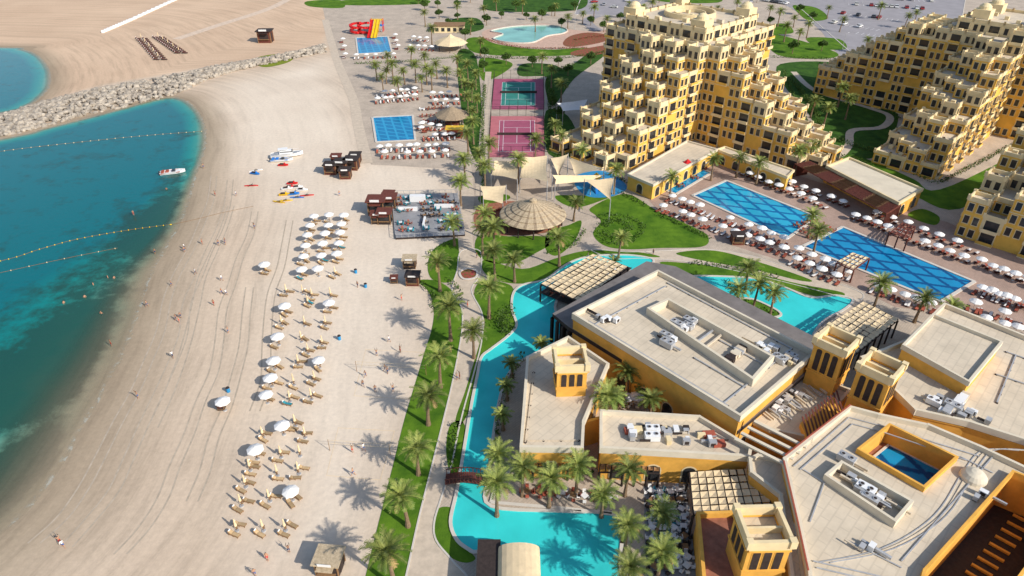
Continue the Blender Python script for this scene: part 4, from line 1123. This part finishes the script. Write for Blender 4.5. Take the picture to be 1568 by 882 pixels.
ribbon('sand_track',[(270,60),(330,40),(420,10),(470,-20)],5,.02,mat('sand_track_pale',(.66,.52,.40),.95,scale=.5),True)
ribbon('boardwalk',[(498,30),(515,90),(540,150),(548,190),(562,250)],3.5,.04,'path',True)
ribbon('boardwalk',[(748,110),(742,180),(738,250),(735,300)],2.5,.06,'path',True)
ribbon('boardwalk',[(712,250),(716,300),(712,350),(716,400)],3.5,.06,'path',True)
def rope(px,name='buoy_line',ev=1.6,m='yel',r=1.0):
    p=cr(PP(px),8,False); b=MB(); acc=0
    for i in range(len(p)-1):
        b.beam((p[i].x,p[i].y,.06),(p[i+1].x,p[i+1].y,.06),.06,.05,1)
        L_=(p[i+1]-p[i]).length; k=0
        while acc<L_:
            q=p[i].lerp(p[i+1],acc/L_); b.lathe((q.x,q.y,-.1),[(0,0),(.15*r,.06),(.18*r,.15),(.15*r,.25),(0,.3)],6,0); acc+=ev
        acc-=L_
    b.obj(name,[m,'wood'])
rope([(-200,262),(0,232),(120,218),(220,208),(312,201)],ev=2.4,m='canvas',r=.9)
rope([(-200,440),(0,400),(60,382),(120,366),(200,352),(262,344)],ev=1.6,r=.75)
rope([(262,344),(300,336),(340,326),(388,316)],ev=50)
rope([(-100,440),(0,418),(100,396),(180,380)],ev=3.5,m='canvas',r=.6)
def volley(px):
    c=PP(px); b=MB()
    for k in range(4):
        p,q=c[k],c[(k+1)%4]; b.beam((p.x,p.y,.015),(q.x,q.y,.015),.05,.02,0)
    p,q=bil(c,-.05,.5),bil(c,1.05,.5)
    for e in (p,q): b.cyl((e.x,e.y,0),.05,.04,2.4,6,1)
    for z in (1.6,2.3): b.beam((p.x,p.y,z),(q.x,q.y,z),.03,.03,0)
    for k in range(20): r_=p.lerp(q,k/20); b.beam((r_.x,r_.y,1.6),(r_.x,r_.y,2.3),.01,.01,0)
    b.obj('beach_volleyball_court',['canvas','wood'])
volley([(560,535),(655,540),(640,612),(542,606)]); volley([(518,655),(604,660),(582,735),(500,728)])

# ---------------- boats
def hull(b,L_,W_,D,m=0,mdeck=1):
    secs=[(-.5,.85,.9),(-.25,1,1),(.1,1,1),(.3,.75,1.05),(.42,.42,1.15),(.5,.03,1.3)]
    rings=[]
    for (t,w,h) in secs:
        x=t*L_; rings.append([(x,-w*W_/2,D*h),(x,-w*W_/2*.75,D*.3*h),(x,0,0 if t<.4 else D*.4),(x,w*W_/2*.75,D*.3*h),(x,w*W_/2,D*h)])
    for a_,c_ in zip(rings,rings[1:]):
        for k in range(4): b.face([a_[k],c_[k],c_[k+1],a_[k+1]],m)
        b.face([(a_[0][0],a_[0][1]*.9,a_[0][2]-.12),(c_[0][0],c_[0][1]*.9,c_[0][2]-.12),(c_[4][0],c_[4][1]*.9,c_[4][2]-.12),(a_[4][0],a_[4][1]*.9,a_[4][2]-.12)],mdeck)
    b.face(rings[0],m)
def boat(name,L_,W_,D,cab,loc,rz,mats,sc=1):
    b=MB(); hull(b,L_,W_,D)
    if cab:
        b.box((-.02*L_,0,D+.45),(L_*.42,W_*.62,1.0),0,0,.82); b.box((.0,0,D+.55),(L_*.40,W_*.60,.35),0,2,.95)
        b.box((-.1*L_,0,D+1.35),(L_*.3,W_*.6,.12),0,0)
        for k in (-1,1): b.beam((-.28*L_,k*W_*.4,D),(-.28*L_,k*W_*.4,D+.7),.05,.05,0); b.beam((-.28*L_,k*W_*.42,D+.6),(.4*L_,k*W_*.3,D+.8),.05,.05,0)
    else:
        b.box((.05*L_,0,D+.15),(.15*L_,W_*.5,.35),0,2,.8); b.box((-.2*L_,0,D+.05),(.12*L_,W_*.6,.3),0,3); b.box((-.38*L_,0,D+.05),(.1*L_,W_*.7,.3),0,3)
        b.box((-.52*L_,0,D*.8),(.4,.4,.9),0,2)
        for k in (-1,1): b.beam((-.5*L_,k*W_*.42,D*.75),(.3*L_,k*W_*.42,D*.85),.12,.2,3)
    put(name,b.mesh(name,mats),loc,rz,sc)
p=P(265,265); p.z=-.25; boat('motorboat',6.8,2.5,1.0,False,p,.3,['whitep','whitep','glass','rust'])
p=P(440,240); boat('motor_yacht',9.5,2.9,1.3,True,p,.25,['whitep','metal','glass','rust'])
p=P(432,247); boat('motorboat',6.5,2.2,.9,False,p,.1,['whitep','metal','glass','blue'])
def jetski(c):
    b=MB(); hull(b,3.0,1.1,.5,0,0); b.box((-.4,0,.68),(1.3,.4,.32),0,1,.8); b.box((.45,0,.75),(.5,.5,.45),0,0,.6); b.beam((.3,-.35,1.0),(.3,.35,1.0),.06,.06,1); b.beam((.5,0,.8),(.3,0,1.0),.08,.08,1)
    return b.mesh('jet_ski',[c,'dark'])
for x,y,c in ((448,282,'red'),(456,288,'whitep'),(440,290,'whitep'),(463,292,'whitep'),(450,298,'blue'),(436,299,'yel'),(445,288,'red'),(391,267,'blue'),(434,254,'red')):
    put('jet_ski',jetski(c),P(x,y),U(-.3,.3),1.0)
def kayak(c):
    b=MB()
    prof=[(-1,.02),(-.7,.55),(-.3,.9),(.3,.9),(.7,.55),(1,.02)]
    for (a_,wa),(c_,wc) in zip(prof,prof[1:]):
        for s_ in (-1,1):
            b.face([(a_*1.9,0,0),(c_*1.9,0,0),(c_*1.9,s_*wc*.4,.28),(a_*1.9,s_*wa*.4,.28)],0); b.face([(a_*1.9,0,.32),(c_*1.9,0,.32),(c_*1.9,s_*wc*.4,.28),(a_*1.9,s_*wa*.4,.28)],0)
    b.box((0,0,.36),(1,.4,.06),0,1); b.beam((-.4,-1,.45),(.3,1,.45),.05,.05,1); return b.mesh('kayak',[c,'dark'])
for x,y,c,a in ((385,285,'red',.1),(437,308,'yel',.2),(427,310,'yel',-.3),(392,262,'whitep',.5),(470,300,'red',.2),(455,303,'blue',0)): put('kayak',kayak(c),P(x,y),a,1.0)
# water park slides
b=MB(); c=P(568,62)
for k,(dx,m_) in enumerate(((0,0),(1.6,0),(-1.8,1))):
    for s in range(8):
        z0,z1=5.5*(1-s/8)**1.2,5.5*(1-(s+1)/8)**1.2; y0,y1=c.y+18-s*1.8,c.y+18-(s+1)*1.8
        b.beam((c.x+dx,y0,z0+.4),(c.x+dx,y1,z1+.4),1.3,.12,m_)
        for e in (-.65,.65): b.beam((c.x+dx+e,y0,z0+.65),(c.x+dx+e,y1,z1+.65),.12,.5,m_)
b.box((c.x,c.y+20,2.9),(6.5,3.5,.3),0,2); 
for x in (-3,3):
    for y in (-1.5,1.5): b.cyl((c.x+x,c.y+20+y,0),.2,.2,6,8,1)
b.box((c.x,c.y+20,5.6),(6.2,3.4,.2),0,0)
for q0 in (-6,-10):
    pp=None
    for k in range(30):
        a=k*.45; q=Vector((c.x+q0+2.6*math.cos(a),c.y+15+2.6*math.sin(a),5-k*.16))
        if pp: b.beam(pp,q,1.2,.9,1)
        pp=q
b.obj('water_slide',['yel','red','blue'])
b=MB(); c=P(1040,272)
for k in range(12):
    a=k*.5; q=Vector((c.x+1.8*math.cos(a),c.y+1.8*math.sin(a),3.5-k*.28))
    if k: b.beam(pp,q,.8,.4,0)
    pp=q
b.box((c.x+2,c.y+1,1.7),(1.6,1.6,.2),0,1); b.lathe((c.x+2,c.y+1,4),[(1.5,0),(0,1.3)],6,1)
for x in (-.7,.7):
    for y in (-.7,.7): b.cyl((c.x+2+x,c.y+1+y,0),.08,.08,4,6,0)
b.obj('childrens_slide',['blue','red'])
b=MB(); c=P(912,288); b.box((c.x,c.y,1.5),(2,2,.15),0,1); b.lathe((c.x,c.y,3.2),[(1.7,0),(0,1.5)],4,2)
for x in (-.9,.9):
    for y in (-.9,.9): b.cyl((c.x+x,c.y+y,0),.08,.08,3.3,6,0)
b.beam((c.x,c.y-1,1.5),(c.x,c.y-4,.1),.7,.1,0); b.beam((c.x+1,c.y,1.5),(c.x+4,c.y+.5,.1),.7,.1,1); b.beam((c.x-1,c.y,1.5),(c.x-1.6,c.y,0),.7,.1,2)
b.obj('playground_climbing_frame',['blue','red','yel'])

# ---------------- cars
def car(m_):
    b=MB(); pr=[(-2.2,.35),(-2.2,.85),(-1.5,.95),(-1.0,1.42),(.6,1.42),(1.2,.95),(2.1,.8),(2.2,.35)]
    for y in (-.88,.88): b.face([(x,y*(.86 if z>1.2 else 1),z) for x,z in pr],0)
    for i in range(len(pr)-1):
        (x0,z0),(x1,z1)=pr[i],pr[i+1]; k0,k1=(.86 if z0>1.2 else 1),(.86 if z1>1.2 else 1)
        b.face([(x0,-.88*k0,z0),(x1,-.88*k1,z1),(x1,.88*k1,z1),(x0,.88*k0,z0)],1 if i in (2,4) else 0)
    for y in (-.9,.9): b.face([(-1.25,y,1.0),(1.0,y,1.0),(.5,y*.9,1.34),(-.95,y*.9,1.34)],1)
    for x in (-1.35,1.4):
        for y in (-.9,.72):
            n=len(b.v)
            for yy in (y,y+.18):
                for k in range(10): b.v.append((x+.33*math.cos(k*.628),yy,.33+.33*math.sin(k*.628)))
            for k in range(10): j=(k+1)%10; b.f.append((n+k,n+j,n+10+j,n+10+k)); b.m.append(2)
            for s in (0,10): b.f.append(tuple(n+s+k for k in range(10))); b.m.append(2)
    return b.mesh('parked_car',['car%d'%m_,'glass','tyre'])
cars=[car(i) for i in range(5)]
for r0 in rows_:
    p0,p1=P(r0[0],r0[1]),P(r0[2],r0[3]); n=int((p1-p0).length/2.7); d=(p1-p0).normalized(); nn=Vector((-d.y,d.x,0))
    for i in range(n):
        if R()<.6: put('parked_car',random.choice(cars),p0+d*(i+.5)*2.7+nn*2.5+Vector((0,0,.05)),math.atan2(nn.y,nn.x),1.1)
for x,y in ((925,8),(940,12),(1115,-2),(1240,36),(960,2),(1150,4),(910,4),(985,-5)): put('parked_car',random.choice(cars),P(x,y)+Vector((0,0,.06)),U(0,3),1)
b=MB(); b.cyl((0,0,0),.1,.06,7,8,0); b.beam((0,0,6.9),(1.3,0,7.2),.07,.07,0); b.box((1.4,0,7.15),(.6,.25,.12),0,1); b.cyl((0,0,0),.22,.2,.4,8,0)
sl=b.mesh('street_lamp',['metal','whitep'])
for x,y in ((1200,30),(1290,75),(1400,70),(1320,5),(1060,0),(980,20),(742,180),(742,110),(1230,10),(880,45)): put('street_lamp',sl,P(x,y),U(0,6))

# ---------------- people
def person(pose,cloth,hairlong=False):
    V={'pel':(0,0,.93,.13),'waist':(0,0,1.08,.115),'chest':(0,-.01,1.30,.145),'neck':(0,0,1.47,.055),'head':(0,-.01,1.56,.075),'crown':(0,-.01,1.68,.09)}
    E=[('pel','waist'),('waist','chest'),('chest','neck'),('neck','head'),('head','crown')]
    for s,n in ((-1,'l'),(1,'r')):
        if pose=='walk': kf,af=(.16*s,-.08*s),(.30*s)
        else: kf,af=(0,0),.03*s
        V['hip'+n]=(s*.10,0,.88,.095)
        V['knee'+n]=(s*.11,-kf[0]-.02,.49,.062); V['ank'+n]=(s*.11,-af+( .03 if af<0 else 0),.09,.042); V['toe'+n]=(s*.12,-af-.17,.04,.035)
        V['sh'+n]=(s*.19,0,1.40,.062)
        if pose=='reach': V['el'+n]=(s*.24,-.12,1.62,.045); V['wr'+n]=(s*.20,-.22,1.86,.03); V['ha'+n]=(s*.19,-.25,1.94,.03)
        elif pose=='walk': V['el'+n]=(s*.25,.10*s,1.13,.045); V['wr'+n]=(s*.26,.02+.14*s-.1,.90,.03); V['ha'+n]=(s*.26,-.11+.15*s,.82,.03)
        else: V['el'+n]=(s*.27,.03,1.13,.045); V['wr'+n]=(s*.25,-.06,.88,.03); V['ha'+n]=(s*.24,-.08,.80,.03)
        E+=[('pel','hip'+n),('hip'+n,'knee'+n),('knee'+n,'ank'+n),('ank'+n,'toe'+n),('chest','sh'+n),('sh'+n,'el'+n),('el'+n,'wr'+n),('wr'+n,'ha'+n)]
    ks=list(V); me=bpy.data.meshes.new('tmp'); me.from_pydata([V[k][:3] for k in ks],[(ks.index(a),ks.index(b)) for a,b in E],[])
    o=bpy.data.objects.new('tmp',me); col.objects.link(o)
    o.modifiers.new('s','SKIN'); sv=me.skin_vertices[0].data
    for i,k in enumerate(ks): r=V[k][3]; sv[i].radius=(r,r); sv[i].use_root=(k=='pel')
    sb=o.modifiers.new('b','SUBSURF'); sb.levels=1; sb.render_levels=1
    dg=bpy.context.evaluated_depsgraph_get(); nm=bpy.data.meshes.new_from_object(o.evaluated_get(dg))
    bpy.data.objects.remove(o)
    b=MB(); b.v=[tuple(v.co) for v in nm.vertices]; b.f=[tuple(p.vertices) for p in nm.polygons]
    for p in nm.polygons:
        c=p.center; m_=0
        if c.z>1.62 or (c.z>1.55 and c.y>.03): m_=1
        elif cloth=='shirt' and .98<c.z<1.46 and abs(c.x)<.25: m_=3
        elif .62<c.z<1.0 and abs(c.x)<.21: m_=2
        b.m.append(m_)
    b.box((0,-.105,1.585),(.03,.04,.045),0,0); b.box((0,-.095,1.545),(.05,.02,.012),0,3)
    for s in (-1,1): b.box((s*.035,-.092,1.612),(.02,.012,.012),0,1); b.box((s*.088,0,1.59),(.02,.035,.05),0,0)
    for n,s in (('l',-1),('r',1)):
        w=Vector(V['wr'+n][:3]); h=Vector(V['ha'+n][:3]); d=(h-w).normalized()
        for k in range(4):
            o_=Vector((0,1,0))*(k-1.5)*.02; st_=h+o_; kn=st_+d*(.045,.052,.05,.038)[k]; b.beam(st_,kn,.016,.016,0); b.beam(kn,kn+d*.03+Vector((-s*.012,0,0)),.014,.014,0)
        b.beam(w+d*.04,w+d*.07+Vector((-s*.01,-.045,0)),.018,.018,0)
    return b.mesh('person',['skin','hair','shorts' if cloth!='red' else 'shortr','white' if cloth=='shirt' else 'shortr'],True)
pm=[person('stand','trunks'),person('walk','trunks'),person('stand','red'),person('reach','red'),person('walk','shirt'),person('reach','trunks')]
pos=[(212,610),(171,530),(275,494),(263,438),(226,470),(283,382),(310,374),(345,372),(238,389),(98,838),(93,832),(410,858),(443,846),(391,882),(540,693),(557,690),(541,728),(577,545),(596,524),(613,540),(594,572),(560,577),(575,600),(602,600),(556,592),(590,568),(312,258),(283,386),(277,487),(270,490),(345,375),(335,376),(340,450),(347,452),(340,430),(328,468),(548,440),(520,300),(704,580),(700,582),(615,460),(350,510),(690,540),(300,420),(330,300),(205,330),(362,300),(716,470),(730,395),(900,395),(1000,390),(265,548),(390,350)]
for x,y in pos: put('person',random.choice(pm),P(x,y),U(0,6.28),U(.88,1.0))
for x,y in [(143,436),(165,425),(175,426),(98,464),(155,480),(130,455),(255,290)]:
    p=P(x,y); p.z=-1.05; put('swimmer',random.choice(pm[:3]),p,U(0,6))
b=MB(); b.cyl((0,0,0),.3,.34,.9,12,0); b.cyl((0,0,.9),.36,.30,.12,12,1); bn=b.mesh('litter_bin',['bluep','dark'])
for x,y in ((560,440),(545,418),(350,600),(520,520)): put('litter_bin',bn,P(x,y))

# ---------------- light, world, camera
el=math.radians(34); s=Vector((.79,-.61,0)).normalized()*math.cos(el)+Vector((0,0,math.sin(el)))
sun=bpy.data.lights.new('sun','SUN'); sun.energy=4.7; sun.angle=math.radians(.8); sun.color=(1,.94,.85)
so=bpy.data.objects.new('sun',sun); so.rotation_euler=(-s).to_track_quat('-Z','Y').to_euler(); so.location=(50,-50,100); col.objects.link(so)
w=bpy.data.worlds.new('World'); scene.world=w; w.use_nodes=True; nt=w.node_tree
sk=nt.nodes.new('ShaderNodeTexSky'); sk.sky_type='NISHITA'; sk.sun_disc=False; sk.sun_elevation=el; sk.sun_rotation=math.atan2(s.x,s.y)
bg=nt.nodes['Background']; bg.inputs['Strength'].default_value=.145; nt.links.new(sk.outputs[0],bg.inputs['Color'])
cam=bpy.data.cameras.new('camera'); cam.sensor_width=36; cam.lens=36*F/1568; cam.clip_end=20000; cam.clip_start=.5
co=bpy.data.objects.new('camera',cam); co.location=(0,0,H); co.rotation_euler=(math.pi/2-PITCH,0,0); col.objects.link(co); scene.camera=co
scene.view_settings.view_transform='Standard'; scene.view_settings.look='None'; scene.view_settings.exposure=0
